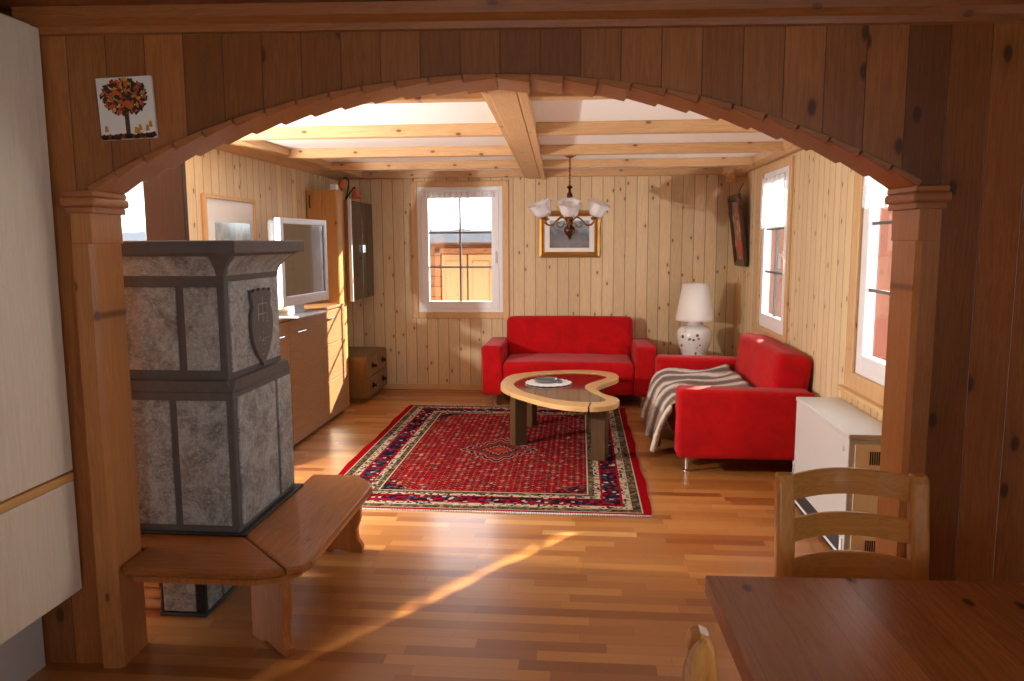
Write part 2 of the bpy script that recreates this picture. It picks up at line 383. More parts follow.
    c = band(.285, c, RED); c = band(.298, c, bw); c = band(.338, c, ol); c = band(.375, c, CREAM); c = band(.384, c, field)
    nz = q.noise(v, 300, 2); c = q.mix(q.m_('MULTIPLY', nz, .35), c, s2l((40, 12, 14)))
    q.bsdf(c, 1.0, bump=nz, bstr=.3, bdist=.003, spec=.0); return q.m
def porcelain():
    q = N('painted_porcelain'); v, x, y, z = q.xyz()
    vo = q.vor(v, 22, 1.0); n = q.noise(v, 7, 2)
    area = q.m_('MULTIPLY', q.smooth(n, .45, .53), q.m_('LESS_THAN', y, -.02))
    area = q.m_('MULTIPLY', area, q.m_('MULTIPLY', q.m_('LESS_THAN', z, .31), q.m_('LESS_THAN', q.m_('ABSOLUTE', q.m_('ADD', x, .05)), .09)))
    fl = q.m_('MULTIPLY', q.m_('LESS_THAN', vo.outputs['Distance'], .38), area)
    pc = q.ramp(vo.outputs['Color'], [(0, s2l((196, 130, 134))), (.35, s2l((90, 104, 74))), (.6, s2l((214, 160, 130))), (.8, s2l((70, 74, 62)))], True)
    q.bsdf(q.mix(fl, s2l((232, 230, 226)), pc), .2, spec=.5, coat=.4); return q.m
M['porc'] = porcelain()
M['shade'] = plain('cream_fabric_shade', (238, 234, 226), .8, var=.02)
def painting(name, kind):
    q = N(name); v, x, y, z = q.xyz()
    if kind == 'land':
        n = q.noise(v, 7, 5, .6, .6); f = q.m_('ADD', q.m_('MULTIPLY', z, 2.3), q.m_('MULTIPLY', n, .75))
        c = q.ramp(f, [(.0, s2l((74, 62, 58))), (.25, s2l((112, 92, 84))), (.42, s2l((84, 74, 76))), (.6, s2l((120, 132, 140))), (.78, s2l((160, 186, 196))), (1, s2l((206, 216, 220)))])
        q.bsdf(c, .25, coat=.25)
    elif kind == 'grey':
        n = q.noise(q.comb(x, q.m_('MULTIPLY', y, 3), q.m_('MULTIPLY', z, 1.2)), 3, 5, .6, .4)
        c = q.ramp(n, [(.3, s2l((120, 134, 128))), (.5, s2l((160, 172, 168))), (.62, s2l((200, 208, 206))), (.75, s2l((140, 150, 146)))])
        q.bsdf(c, .2, coat=1.0)
    elif kind == 'floral':
        vo = q.vor(v, 17, .9); n = q.noise(v, 6, 3)
        c = q.ramp(vo.outputs['Color'], [(0, s2l((70, 66, 60))), (.25, s2l((96, 130, 60))), (.45, s2l((200, 50, 60))), (.62, s2l((120, 100, 90))), (.75, s2l((210, 180, 150))), (.88, s2l((220, 90, 90)))], True)
        c = q.mix(q.smooth(n, .5, .7), c, s2l((96, 88, 84))); q.bsdf(c, .4)
    return q.m
M['p_land'] = painting('landscape_print', 'land'); M['p_grey'] = painting('grey_print', 'grey'); M['p_flor'] = painting('floral_painting', 'floral')

# ------------------------------------------------------------------ dimensions (metres; camera stands at the origin, 1.6 m up)
XL, XR, YB = -2.57, 1.62, 8.29
CZ = 2.345                      # living room ceiling
AY0, AY1 = 2.655, 2.81          # arch wall
DZ = 2.40                       # dining ceiling

# ------------------------------------------------------------------ floor, ceilings, walls
b = bm_new(); box(b, -4.6, 2.6, -2.6, YB+.2, -.12, 0); struct('floor', b, M['floor'])
b = bm_new(); prism(b, [(-4.6, AY1-.17), (XR+.25, AY1+.165), (XR+.25, YB+.2), (-4.6, YB+.2)], CZ, CZ+.15); struct('ceiling', b, M['plaster'])
b = bm_new(); prism(b, [(-4.6, -2.6), (2.6, -2.6), (2.6, AY1+.16), (-4.6, AY1-.17)], DZ, DZ+.15); struct('ceiling', b, M['dceil'])

def wall(name, axis, u0, u1, w0, w1, z0, z1, holes, mat):
    """a wall of boxes around rectangular holes; axis 'X': runs along X"""
    us = sorted(set([u0, u1]+[h[0] for h in holes]+[h[1] for h in holes])); zs = sorted(set([z0, z1]+[h[2] for h in holes]+[h[3] for h in holes]))
    b = bm_new()
    for i in range(len(us)-1):
        for j in range(len(zs)-1):
            cu, cz = (us[i]+us[i+1])/2, (zs[j]+zs[j+1])/2
            if any(h[0] < cu < h[1] and h[2] < cz < h[3] for h in holes): continue
            if axis == 'X': box(b, us[i], us[i+1], w0, w1, zs[j], zs[j+1])
            else: box(b, w0, w1, us[i], us[i+1], zs[j], zs[j+1])
    bmesh.ops.remove_doubles(b, verts=b.verts, dist=1e-5)
    return struct(name, b, mat)
WZ0, WZ1 = .85, 2.19
wall('wall_back', 'X', XL-.2, XR+.25, YB, YB+.2, 0, CZ, [(-1.74, -.82, WZ0, WZ1)], M['wall_x'])
wall('wall_right', 'Y', AY1+.12, YB, XR, XR+.2, 0, CZ, [(6.24, 7.15, WZ0, WZ1), (3.755, 4.665, WZ0-.02, WZ1)], M['wall_y'])
wall('wall_left', 'Y', 4.76, YB, XL-.16, XL, 0, CZ, [], M['wall_y'])
# hall beyond the opening on the left
wall('wall_hall_far', 'X', -4.6, XL-.16, 6.6, 6.75, 0, CZ, [(-4.15, -3.55, .1, 2.05)], M['plaster'])
wall('wall_hall_left', 'Y', AY1, 6.6, -4.6, -4.45, 0, CZ, [(3.4, 4.6, .9, 2.1)], M['plaster'])
# dining room shell, behind and beside the camera
wall('wall_dining_right', 'Y', -2.6, AY0+.13, 1.80, 1.95, 0, DZ, [(-.6, .7, 1.0, 2.05)], M['arch'])
wall('wall_dining_left', 'Y', -2.6, AY0-.02, -2.75, -2.6, 0, DZ, [], M['plaster'])
wall('wall_rear', 'X', -2.6, 1.8, -2.75, -2.6, 0, DZ, [(-.6, .2, .9, 2.05)], M['plaster'])

# arch wall: one outline with the arched opening cut out
OX0, OX1, SPR, APX = -1.72, 1.15, 1.785, 2.15
ch = (OX1-OX0)/2; rise = APX-SPR; RAD = (ch*ch+rise*rise)/(2*rise); ACX, ACZ = (OX0+OX1)/2, APX-RAD
TH = math.asin(ch/RAD)
def arc(r, n, ext=0):
    return [(ACX+r*math.sin(t), ACZ+r*math.cos(t)) for t in [-TH-ext+2*(TH+ext)*i/n for i in range(n+1)]]
pts = [(-4.6, 0), (OX0-.03, 0), (OX0-.03, SPR-.01)]+arc(RAD+.008, 52)[1:-1]+[(OX1+.03, SPR-.01), (OX1+.03, 0), (2.6, 0), (2.6, DZ), (-4.6, DZ)]
b = bm_new(); prism(b, pts, AY0, AY1, 'Y'); bmesh.ops.triangulate(b, faces=[f for f in b.faces if len(f.verts) > 4]); struct('wall_arch', b, M['arch'])

# posts with a square groove and the cap that carries the arch
def arch_post(nm, xin, sgn):
    r = sempty(nm)
    w = .075
    x0, x1 = (xin-w, xin+.0) if sgn < 0 else (xin, xin+w)
    b = bm_new(); box(b, x0, x1, AY0-.03, AY1+.02, 1.60, SPR-.07, .002, 1)
    c_ = .016
    if sgn < 0: pp = [(x0, AY0-.03), (x1-c_, AY0-.03), (x1, AY0-.03+c_), (x1, AY1+.02-c_), (x1-c_, AY1+.02), (x0, AY1+.02)]
    else: pp = [(x0+c_, AY0-.03), (x1, AY0-.03), (x1, AY1+.02), (x0+c_, AY1+.02), (x0, AY1+.02-c_), (x0, AY0-.03+c_)]
    prism(b, pp, 0, 1.60, 'Z')
    cx = xin if sgn < 0 else xin
    obj('post_shaft', b, M['archz'], r)
    b = bm_new()
    e = .022
    a0, a1 = (xin-w, xin+e*0.3) if sgn < 0 else (xin-e*0.3, xin+w)
    b2 = bm_new()
    zt = SPR
    o = .10
    X0, X1 = (xin-.10, xin+.028) if sgn < 0 else (xin-.028, xin+.10)
    box(b2, X0+.012, X1-.012, AY0-.036, AY1+.024, zt-.078, zt-.055, .004, 2)
    box(b2, X0, X1, AY0-.05, AY1+.036, zt-.055, zt-.02, .012, 3)
    box(b2, X0+.008, X1-.008, AY0-.042, AY1+.03, zt-.02, zt, .003, 1)
    b.free(); obj('post_cap', b2, M['archb'], r)
ARCH0 = len(bpy.data.objects)
arch_post('trim_1', OX0, -1)
arch_post('trim_2', OX1, 1)

# arch lining: 26 overlapping blocks
r = sempty('trim_3'); NB = 26
for i in range(NB):
    t0 = -TH+2*TH*i/NB; t1 = -TH+2*TH*(i+1)/NB-.0016
    b = bm_new()
    sg = 1 if (t0+t1) > 0 else -1
    k0, k1 = ((-.002, .010) if sg > 0 else (.010, -.002))
    p = [(ACX+(RAD-k0)*math.sin(t0), ACZ+(RAD-k0)*math.cos(t0)), (ACX+(RAD-k1)*math.sin(t1), ACZ+(RAD-k1)*math.cos(t1)),
         (ACX+(RAD+.018)*math.sin(t1), ACZ+(RAD+.018)*math.cos(t1)), (ACX+(RAD+.018)*math.sin(t0), ACZ+(RAD+.018)*math.cos(t0))]
    prism(b, p, AY0-.028, AY1+.022, 'Y', .003, 1)
    obj('lining_block', b, M['archb'], r)

# crown moulding of the dining room along the arch wall
b = bm_new(); prism(b, [(AY0, 2.315), (AY0-.018, 2.318), (AY0-.022, 2.34), (AY0-.05, 2.36), (AY0-.055, DZ-.002), (AY0, DZ-.002)], -1.93, 2.45, 'X', .002, 1); struct('trim_4', b, M['crown'])

MA = T(OX0, AY0, 0) @ Rz(math.radians(3.0)) @ T(-OX0, -AY0, 0)
for o_ in bpy.data.objects:
    if o_.type == 'MESH' and (o_.name in ('wall_arch', 'trim_4') or (o_.parent and o_.parent.name in ('trim_1', 'trim_2', 'trim_3'))): o_.matrix_basis = MA
# living room beam, joists and edge boards
b = bm_new(); Mb = T(-.40, 5.55, 0) @ Rz(math.radians(1.6))
L2 = 2.73
box(b, -.105, .105, -L2, L2, 2.268, CZ, .004, 1, Mb); beam = struct('trim_5', b, M['beamy'])
b = bm_new(); box(b, -.068, .058, -L2+.02, L2-.01, 2.258, 2.270, .003, 1, Mb); obj('cover_board', b, M['beamy'], beam)
box_lip = bm_new(); box(box_lip, .066, .108, -L2+.02, L2-.01, 2.250, 2.270, .003, 1, Mb); obj('cover_board', box_lip, M['beamy'], beam)
JY = [3.78, 5.02, 6.17, 7.25]
k = 6
for j, y in enumerate(JY):
    for (x0, x1) in ((-2.42, -.40-.105-(y-5.55)*.028), (-.40+.105-(y-5.55)*.028, 1.53)):
        b = bm_new(); box(b, x0, x1, y-.045, y+.045, 2.272, CZ, .004, 1); struct('trim_%d' % k, b, M['joist']); k += 1
b = bm_new(); box(b, XL, XR, YB-.08, YB, 2.278, CZ, .004, 1); struct('trim_%d' % k, b, M['joist']); k += 1
b = bm_new(); prism(b, [(XL, 2.262), (XL+.05, 2.262), (XL+.12, 2.285), (XL+.26, 2.292), (XL+.26, CZ), (XL, CZ)], AY1, YB-.08, 'Y'); struct('trim_%d' % k, b, M['beamy']); k += 1
b = bm_new(); prism(b, [(XR, 2.262), (XR-.05, 2.262), (XR-.1, 2.29), (XR-.1, CZ), (XR, CZ)], AY1, YB-.08, 'Y'); struct('trim_%d' % k, b, M['beamy']); k += 1
# carved corner block on the right edge board, turned end on the left wall corner
b = bm_new(); lathe(b, [(.0, 0), (.05, .0), (.062, .02), (.05, .045), (.066, .07), (.045, .095), (.03, .11)], 20, T(1.49, 7.95, 2.175)); box(b, 1.43, XR, 7.91, 7.99, 2.235, 2.28, .006, 2)
struct('trim_%d' % k, b, M['joist'], smooth=True); k += 1
b = bm_new(); lathe(b, [(.0, 0), (.035, .0), (.05, .03), (.04, .06), (.055, .09), (.05, .12), (.03, .13)], 20, T(XL+.02, 4.75, 2.14)); struct('trim_%d' % k, b, M['joist'], smooth=True); k += 1
# corner post of the left wall
b = bm_new(); box(b, XL-.02, XL+.018, 4.72, 4.80, 0, 2.26, .004, 1); struct('trim_%d' % k, b, M['trimz']); k += 1
# baseboards
b = bm_new(); box(b, XL+.02, XR-.02, YB-.018, YB, 0, .06, .004, 2); struct('baseboard_back', b, M['trimx'])
b = bm_new(); box(b, XR-.018, XR, AY1, YB, 0, .06, .004, 2); struct('baseboard_right', b, M['trimy'])
b = bm_new(); box(b, XL, XL+.018, 4.80, YB-.02, 0, .06, .004, 2); struct('baseboard_left', b, M['trimy'])

# ------------------------------------------------------------------ windows (local: width along x, inside faces -y)
def window(n, w, z0, z1, Mx, trim_mat, lace=None, handle=1, trimw=.065):
    r = sempty('window_%d' % n)
    def put(name, bm, mat, par=r, sm=False):
        bmesh.ops.transform(bm, matrix=Mx, verts=bm.verts); return obj(name, bm, mat, par, sm)
    h = w/2
    # wooden surround
    b = bm_new()
    for (x0, x1, a, c) in ((-h-trimw, -h, z0-trimw, z1+trimw*.85), (h, h+trimw, z0-trimw, z1+trimw*.85), (-h, h, z0-trimw, z0), (-h, h, z1, z1+trimw*.85)):
        box(b, x0, x1, -.022, .0, a, c, .004, 1)
    # lining of the reveal
    put('surround', b, trim_mat)
    b = bm_new()
    f = .052
    for (x0, x1, a, c) in ((-h, -h+f, z0, z1), (h-f, h, z0, z1), (-h+f, h-f, z0, z0+f), (-h+f, h-f, z1-f, z1)):
        box(b, x0, x1, .0, .065, a, c, .004, 1)
    put('frame', b, M['white'])
    b = bm_new(); e_ = .003
    for (x0, x1, a, c) in ((-h+e_, -h+.02, z0+e_, z1-e_), (h-.02, h-e_, z0+e_, z1-e_), (-h+.02, h-.02, z0+e_, z0+.02), (-h+.02, h-.02, z1-.02, z1-e_)):
        box(b, x0, x1, .068, .205, a, c, .002, 1)
    put('outer_casing', b, M['casing'])
    b = bm_new(); g = .06; q = f-.012
    for (x0, x1, a, c) in ((-h+q, -h+q+g+.02, z0+q, z1-q), (h-q-g-.02, h-q, z0+q, z1-q), (-h+q+g+.02, h-q-g-.02, z0+q, z0+q+g+.02), (-h+q+g+.02, h-q-g-.02, z1-q-g-.02, z1-q)):
        box(b, x0, x1, -.012, .05, a, c, .006, 2)
    s = put('sash', b, M['white'])
    gx, gz0, gz1 = h-q-g-.02, z0+q+g+.02, z1-q-g-.02
    b = bm_new(); box(b, -gx-.005, gx+.005, .018, .024, gz0-.005, gz1+.005); put('glass', b, M['glass'])
    b = bm_new(); box(b, -.009, .009, .010, .034, gz0, gz1)
    for t in (1/3, 2/3):
        zz = gz0+(gz1-gz0)*t; box(b, -gx, gx, .011, .033, zz-.009, zz+.009)
    put('muntins', b, M['muntin'])
    b = bm_new(); xx = handle*(h-q-.04); zc = (z0+z1)/2-.03
    box(b, xx-.014, xx+.014, -.022, -.012, zc-.035, zc+.035, .004, 2); box(b, xx-.010, xx+.010, -.05, -.02, zc-.01, zc+.01, .003, 2); box(b, xx-.011, xx+.011, -.055, -.04, zc-.11, zc+.012, .005, 2)
    put('window_handle', b, M['white'], s)
    if lace:
        drop, full = lace
        b = bm_new(); n_ = 90; rows = []
        for k_ in range(9):
            row = []
            for i in range(n_+1):
                u = i/n_; x = -gx-.04+(2*gx+.08)*u
                dd = drop*(1+.06*abs(math.sin(u*PI*7)))
                z = z1-.055-dd*k_/8; y = -.03-.012*math.sin(u*2*PI*13+.4*math.sin(9*u))*(.4+.6*k_/8)
                row.append(b.verts.new((x, y, z)))
            rows.append(row)
        for k_ in range(8):
            for i in range(n_): b.faces.new((rows[k_][i], rows[k_][i+1], rows[k_+1][i+1], rows[k_+1][i]))
        bmesh.ops.transform(b, matrix=Mx, verts=b.verts)
        o = obj('lace_valance', b, M['lace'], None, True)
        md = o.modifiers.new('s', 'SOLIDIFY'); md.thickness = .0012
        rb = bm_new(); tube(rb, [(-gx-.05, -.03, z1-.05), (gx+.05, -.03, z1-.05)], .004, 8); bmesh.ops.transform(rb, matrix=Mx, verts=rb.verts)
        obj('curtain_rod', rb, M['white'], o)
        return r, o
    return r, None
w1, l1 = window(1, .92, WZ0, WZ1, T(-1.28, YB, 0), M['trimz'], (.055, 1), 1)
tag(l1, 'short white valance hung across the top of the back wall window', 'curtain')
w2, l2 = window(2, .91, WZ0, WZ1, T(XR, 6.695, 0) @ Rz(-PI/2), M['trimz'], (.40, 1), 1)
tag(l2, 'white lace valance on the far right wall window above the red sofa', 'curtain')
w3, l3 = window(3, .91, WZ0-.02, WZ1, T(XR, 4.21, 0) @ Rz(-PI/2), M['trimz'], (.34, 1), 1, .11)
tag(l3, 'white lace valance on the near right wall window beside the arch post', 'curtain')
# slatted panel under the near window
b = bm_new(); box(b, XR-.06, XR, 3.3, 4.80, .705, .735, .006, 2); box(b, XR-.06, XR, 3.3, 4.80, .50, .53, .004, 1); r = struct('trim_%d' % k, b, M['trimy']); k += 1
b = bm_new()
for i in range(15): box(b, XR-.045, XR, 3.32+.096*i, 3.32+.096*i+.088, .53, .705, .006, 2)
obj('slats', b, M['trimz'], r)
# hall door with white frame
r = sempty('door_1'); b = bm_new()
for a_ in ((-4.25, -4.15, 6.56, 6.6, 0, 2.15), (-3.55, -3.45, 6.56, 6.6, 0, 2.15), (-4.15, -3.55, 6.56, 6.6, 2.05, 2.15)): box(b, *a_, .004, 1)
obj('door_frame', b, M['white'], r)
b = bm_new(); box(b, -4.15, -3.55, 6.64, 6.65, .1, 2.05); obj('door_glass', b, M['glass'], r)

# ------------------------------------------------------------------ kitchen-style tall cabinet, left foreground
CXF = -1.856
t = thing('tall_cabinet', 'tall pale birch cabinet with a lower door, standing at the left edge', 'cabinet', (-2.25, .9, 0))
def loc(bm, o): bmesh.ops.transform(bm, matrix=T(*[-v for v in o]), verts=bm.verts); return bm
O = (-2.25, .9, 0)
b = bm_new(); box(b, -2.58, CXF-.02, -.6, AY0-.045, .30, 2.345, .002, 1); obj('carcass', loc(b, O), M['kitch'], t)
b = bm_new(); box(b, -2.5, CXF-.17, -.6, AY0-.035, 0, .30); obj('kickboard', loc(b, O), M['cream'], t)
for (y0, y1) in ((1.62, AY0-.031), (.58, 1.612), (-.46, .572)):
    b = bm_new(); box(b, CXF-.02, CXF, y0, y1, .775, 2.335, .002, 1); obj('door', loc(b, O), M['kitch'], t)
    b = bm_new(); box(b, CXF-.02, CXF, y0, y1, .315, .735, .002, 1); d = obj('door', loc(b, O), M['kitch'], t)
    b = bm_new(); box(b, CXF-.03, CXF+.002, y0, y1, .737, .768, .004, 2); obj('grip_strip', loc(b, O), M['kitchtrim'], d)
    b = bm_new(); lathe(b, [(0, 0), (.022, .0), (.022, .004), (.014, .006), (0, .004)], 20, T(CXF, (y0+y1)/2-.06, .748) @ Ry(PI/2), cap=False); obj('grip_hole', loc(b, O), M['kitchtrim'], d)

# ------------------------------------------------------------------ picture of an autumn tree on the arch wall
t = thing('canvas_picture', 'small square white canvas with an autumn leaf tree, hanging on the arch wall', 'picture', (-1.575, AY0+.006, 2.068)); t.rotation_euler = (0, math.radians(-2.5), math.radians(3))
b = bm_new(); box(b, -.098, .098, -.016, -.001, -.105, .105, .002, 1); obj('canvas', b, M['mat'], t)
b = bm_new(); box(b, -.006, .008, -.019, -.016, -.09, .03); obj('trunk', b, M['darkleg'], t)
leafm = [plain('leaf_orange', (190, 96, 30), .7), plain('leaf_gold', (206, 150, 60), .7), plain('leaf_dark', (58, 40, 26), .7), plain('leaf_red', (150, 52, 36), .7)]
lb = [bm_new() for _ in leafm]
for i in range(280):
    a = random.uniform(0, 2*PI); rr = math.sqrt(random.random()); x = .080*rr*math.cos(a); z = .038+.058*rr*math.sin(a)
    j = random.choice([0, 0, 1, 2, 2, 2, 3]); s = random.uniform(.008, .014)
    prism(lb[j], [(-s, 0), (0, s*.6), (s, 0), (0, -s*.6)], -.0035, 0, 'Y', M=T(x, -.0165-random.random()*.004, z) @ Ry(random.uniform(0, PI)))
for i in range(70):
    x = -.094+.188*i/69; j = random.choice([2, 2, 2, 0]); s = random.uniform(.004, .008)
    prism(lb[j], [(-s, -s), (s, -s), (s*.4, s), (-s*.6, s*.8)], -.004, 0, 'Y', M=T(x, -.0165, -.096+random.uniform(-.003, .004)))
for x, z in ((-.075, -.07), (.03, -.078), (.045, -.07), (.07, -.072), (.082, -.06), (.038, -.082)):
    prism(lb[1], [(-.006, -.008), (.006, -.008), (.003, .012), (-.003, .012)], -.003, 0, 'Y', M=T(x, -.0165, z))
for j, q in enumerate(lb): obj('leaves', q, leafm[j], t)

# dark post of the passage behind the stove
b = bm_new(); box(b, -2.235, -2.02, 3.86, 3.90, 0, CZ, .004, 1); struct('trim_40', b, M['dpost'])
b = bm_new(); box(b, -2.02, -1.56, 3.86, 3.90, 0, 1.5, .004, 1); struct('trim_41', b, M['dpost'])  # added panel, hidden by the stove, keeps the flash off the floor beside the bench
# ------------------------------------------------------------------ stove
SX, SY, SYB, SXL = -1.395, 2.975, 3.60, -2.15
O = (-1.77, 3.3, 0)
t = thing('tiled_stove', 'grey soapstone tiled stove with a carved shield, standing behind the left arch post', 'stove', O)
b = bm_new(); box(b, SXL, SX, SY, SYB, .385, 1.0, .004, 1)
prism(b, [(SY, 1.0), (SY+.028, 1.045), (SYB-.028, 1.045), (SYB, 1.0)], SXL, SX, 'X')
b2 = bm_new(); prism(b2, [(SXL, 1.0), (SXL+.03, 1.045), (SX-.028, 1.045), (SX, 1.0)], SY+.001, SYB-.001, 'Y'); merge(b, b2)
obj('lower_body', loc(b, O), M['jw'], t)
UX, UY, UYB = SX-.03, SY+.03, SYB-.035
b = bm_new(); box(b, SXL+.02, UX, UY, UYB, 1.04, 1.50, .003, 1); obj('upper_body', loc(b, O), M['jw'], t)
# concave cornice
b = bm_new(); n = 8; prev = None
for i in range(n+1):
    s = i/n; off = .078*(1-math.sqrt(max(0, 1-s*s))) if False else .078*(s**2.0); z = 1.455+.105*s
    ring = [b.verts.new((x, y, z)) for x, y in ((SXL-off, UY-off), (UX+off, UY-off), (UX+off, UYB+off), (SXL-off, UYB+off))]
    if prev:
        for k_ in range(4): b.faces.new((prev[k_], prev[(k_+1) % 4], ring[(k_+1) % 4], ring[k_]))
    else: b.faces.new(ring[::-1])
    prev = ring
b.faces.new(prev); obj('cornice', loc(b, O), M['jw'], t)
b = bm_new(); box(b, SXL-.09, UX+.095, UY-.095, UYB+.115, 1.56, 1.612, .006, 2); obj('top_slab', loc(b, O), M['jw'], t)
b = bm_new(); box(b, SXL, SX+.03, SY-.02, SYB+.04, .40, .412, .003, 1); obj('base_strip', loc(b, O), M['blackm'], t)
def slabf(x0, x1, z0, z1, y):   # on the front (camera side)
    b = bm_new(); box(b, x0, x1, y-.006, y+.01, z0, z1, .004, 2); obj('stone_slab', loc(b, O), M['stone'], t)
def slabr(y0, y1, z0, z1, x):
    b = bm_new(); box(b, x-.01, x+.006, y0, y1, z0, z1, .004, 2); obj('stone_slab', loc(b, O), M['stone'], t)
slabf(-2.12, -1.665, .44, .965, SY); slabf(-1.635, SX-.03, .44, .965, SY)
slabf(-2.10, -1.628, 1.085, 1.425, UY); slabf(-1.595, UX-.03, 1.085, 1.425, UY)
slabr(SY+.03, SYB-.20, .43, .975, SX); slabr(SYB-.175, SYB-.012, .43, .975, SX)
slabr(UY+.035, UYB-.015, 1.07, 1.445, UX)
# cornice slabs (follow the hollow)
for side in (0, 1):
    b = bm_new(); prev = None
    for i in range(7):
        s = .15+.75*i/6; off = .078*s*s+.004; z = 1.455+.105*s
        if side == 0: ring = [b.verts.new(p) for p in ((-2.1, UY-off, z), (UX-.03, UY-off, z), (UX-.03, UY-off+.008, z), (-2.1, UY-off+.008, z))]
        else: ring = [b.verts.new(p) for p in ((UX+off, UY+.02-off*.7, z), (UX+off, UYB-.02+off*.7, z), (UX+off-.008, UYB-.02+off*.7, z), (UX+off-.008, UY+.02-off*.7, z))]
        if prev:
            for k_ in range(4): b.faces.new((prev[k_], prev[(k_+1) % 4], ring[(k_+1) % 4], ring[k_]))
        else: b.faces.new(ring[::-1])
        prev = ring
    b.faces.new(prev); bmesh.ops.recalc_face_normals(b, faces=b.faces); obj('stone_slab', loc(b, O), M['stone'], t, True)
# carved shield
sh = [(-.055, .135), (-.057, .165), (-.046, .152), (-.034, .168), (-.02, .154), (-.006, .170), (.008, .155), (.024, .168), (.036, .152), (.05, .165), (.052, .13), (.046, .09), (.056, .06), (.058, .0), (.05, -.06), (.03, -.12), (.0, -.175), (-.032, -.12), (-.052, -.06), (-.06, .0), (-.058, .06), (-.048, .09)]
b = bm_new(); prism(b, [(p[0]*2.0+3.325, p[1]*1.0+1.235) for p in sh], UX+.004, UX+.022, 'X', .004, 2); shd = obj('carved_shield', loc(b, O), M['jw'], t)
b = bm_new(); rl = [((-.03, .10), (.03, .10)), ((0, .13), (0, .02)), ((-.03, .10), (-.03, .03)), ((.03, .10), (.03, .03)), ((-.03, .055), (.03, .055))]
for p0, p1 in rl: tube(b, [(UX+.022, 3.325+p0[0]*1.6, 1.235+p0[1]), (UX+.022, 3.325+p1[0]*1.6, 1.235+p1[1])], .0022, 6)
for i in range(34):
    yy, zz = random.uniform(-.045, .045), random.uniform(-.13, .02)
    if abs(yy) > .052+zz*.3: continue
    a = random.uniform(0, PI); tube(b, [(UX+.022, 3.325+yy*1.7, 1.235+zz), (UX+.022, 3.325+yy*1.7+.012*math.cos(a), 1.235+zz+.012*math.sin(a))], .0018, 5)
obj('shield_relief', loc(b, O), M['stone'], shd)
# foot of the stove under the bench
b = bm_new(); box(b, -1.80, -1.60, 3.05, 3.5, 0, .385, .004, 1); obj('foot', loc(b, O), M['blackm'], t)
b = bm_new(); box(b, -1.785, -1.64, 3.044, 3.06, .02, .38, .003, 1); obj('stone_slab', loc(b, O), M['stone'], t)
b = bm_new(); box(b, -1.61, -1.594, 3.07, 3.2, .02, .38, .003, 1); box(b, -1.61, -1.594, 3.215, 3.45, .02, .38, .003, 1); obj('stone_slab', loc(b, O), M['stone'], t)
b = bm_new(); box(b, -1.80, -1.59, 3.035, 3.51, 0, .015, .002, 1); obj('foot_plinth', loc(b, O), M['darkwin'], t)
# logs beside the foot
for i, (z, nm) in enumerate(((.0255, 'lowest'), (.0755, 'second from the floor'), (.1255, 'third from the floor'), (.1755, 'topmost'))):
    b = bm_new(); lathe(b, [(.0, 0), (.023, .0), (.0245, .01), (.0235, .2), (.0245, .29), (.0, .29)], 14, T(-2.11, 3.10+.006*(i % 2), z) @ Ry(PI/2), cap=False)
    o = obj('firewood_log', b, M['log'], None, True); tag(o, 'pale log under the bench beside the stove foot, %s of its stack' % nm, 'firewood', 'logs under the stove bench')

# ------------------------------------------------------------------ stove bench
O = (-1.3, 3.1, 0)
t = thing('stove_bench', 'glossy brown wooden corner bench wrapped around the grey stove', 'bench', O)
BZ0, BZ1 = .362, .400
b = bm_new(); prism(b, [(-1.98, 2.99), (-1.395, 2.99), (-1.088, 2.672), (-1.19, 2.628), (-1.68, 2.628), (-1.714, 2.65), (-1.714, 2.836), (-1.98, 2.836)], BZ0, BZ1, 'Z', .012, 3)
obj('front_board', loc(b, O), M['bench'], t)
b = bm_new(); prism(b, [(-1.388, 2.99), (-1.388, 3.84), (-1.15, 3.84), (-1.055, 3.74), (-1.02, 3.66), (-1.012, 2.76), (-1.03, 2.70), (-1.082, 2.674)], BZ0, BZ1, 'Z', .012, 3)
obj('side_board', loc(b, O), M['benchy'], t)
b = bm_new(); prism(b, [(-1.68, 2.67), (-1.2, 2.67), (-1.1, 2.72), (-1.06, 2.78), (-1.07, 3.6), (-1.10, 3.6), (-1.10, 2.8), (-1.13, 2.75), (-1.2, 2.70), (-1.68, 2.70)], .325, BZ0, 'Z'); obj('apron', loc(b, O), M['benchl'], t)
lp = [(0, 0), (.055, 0), (.06, .03), (.035, .07), (.03, .12), (.05, .18), (.052, .24), (.035, .30), (.03, .362), (-.20, .362), (-.20, 0), (-.12, 0), (-.10, .012), (-.06, .012)]
b = bm_new(); prism(b, [(p[0], p[1]) for p in lp], -.021, .021, 'Y', .003, 1, T(-1.16, 2.80, 0) @ Rz(math.radians(-38))); obj('leg', loc(b, O), M['benchl'], t)
b = bm_new(); prism(b, [(p[0]*1.0, p[1]) for p in lp], -.021, .021, 'Y', .003, 1, T(-1.175, 3.80, 0)); obj('leg', loc(b, O), M['benchl'], t)

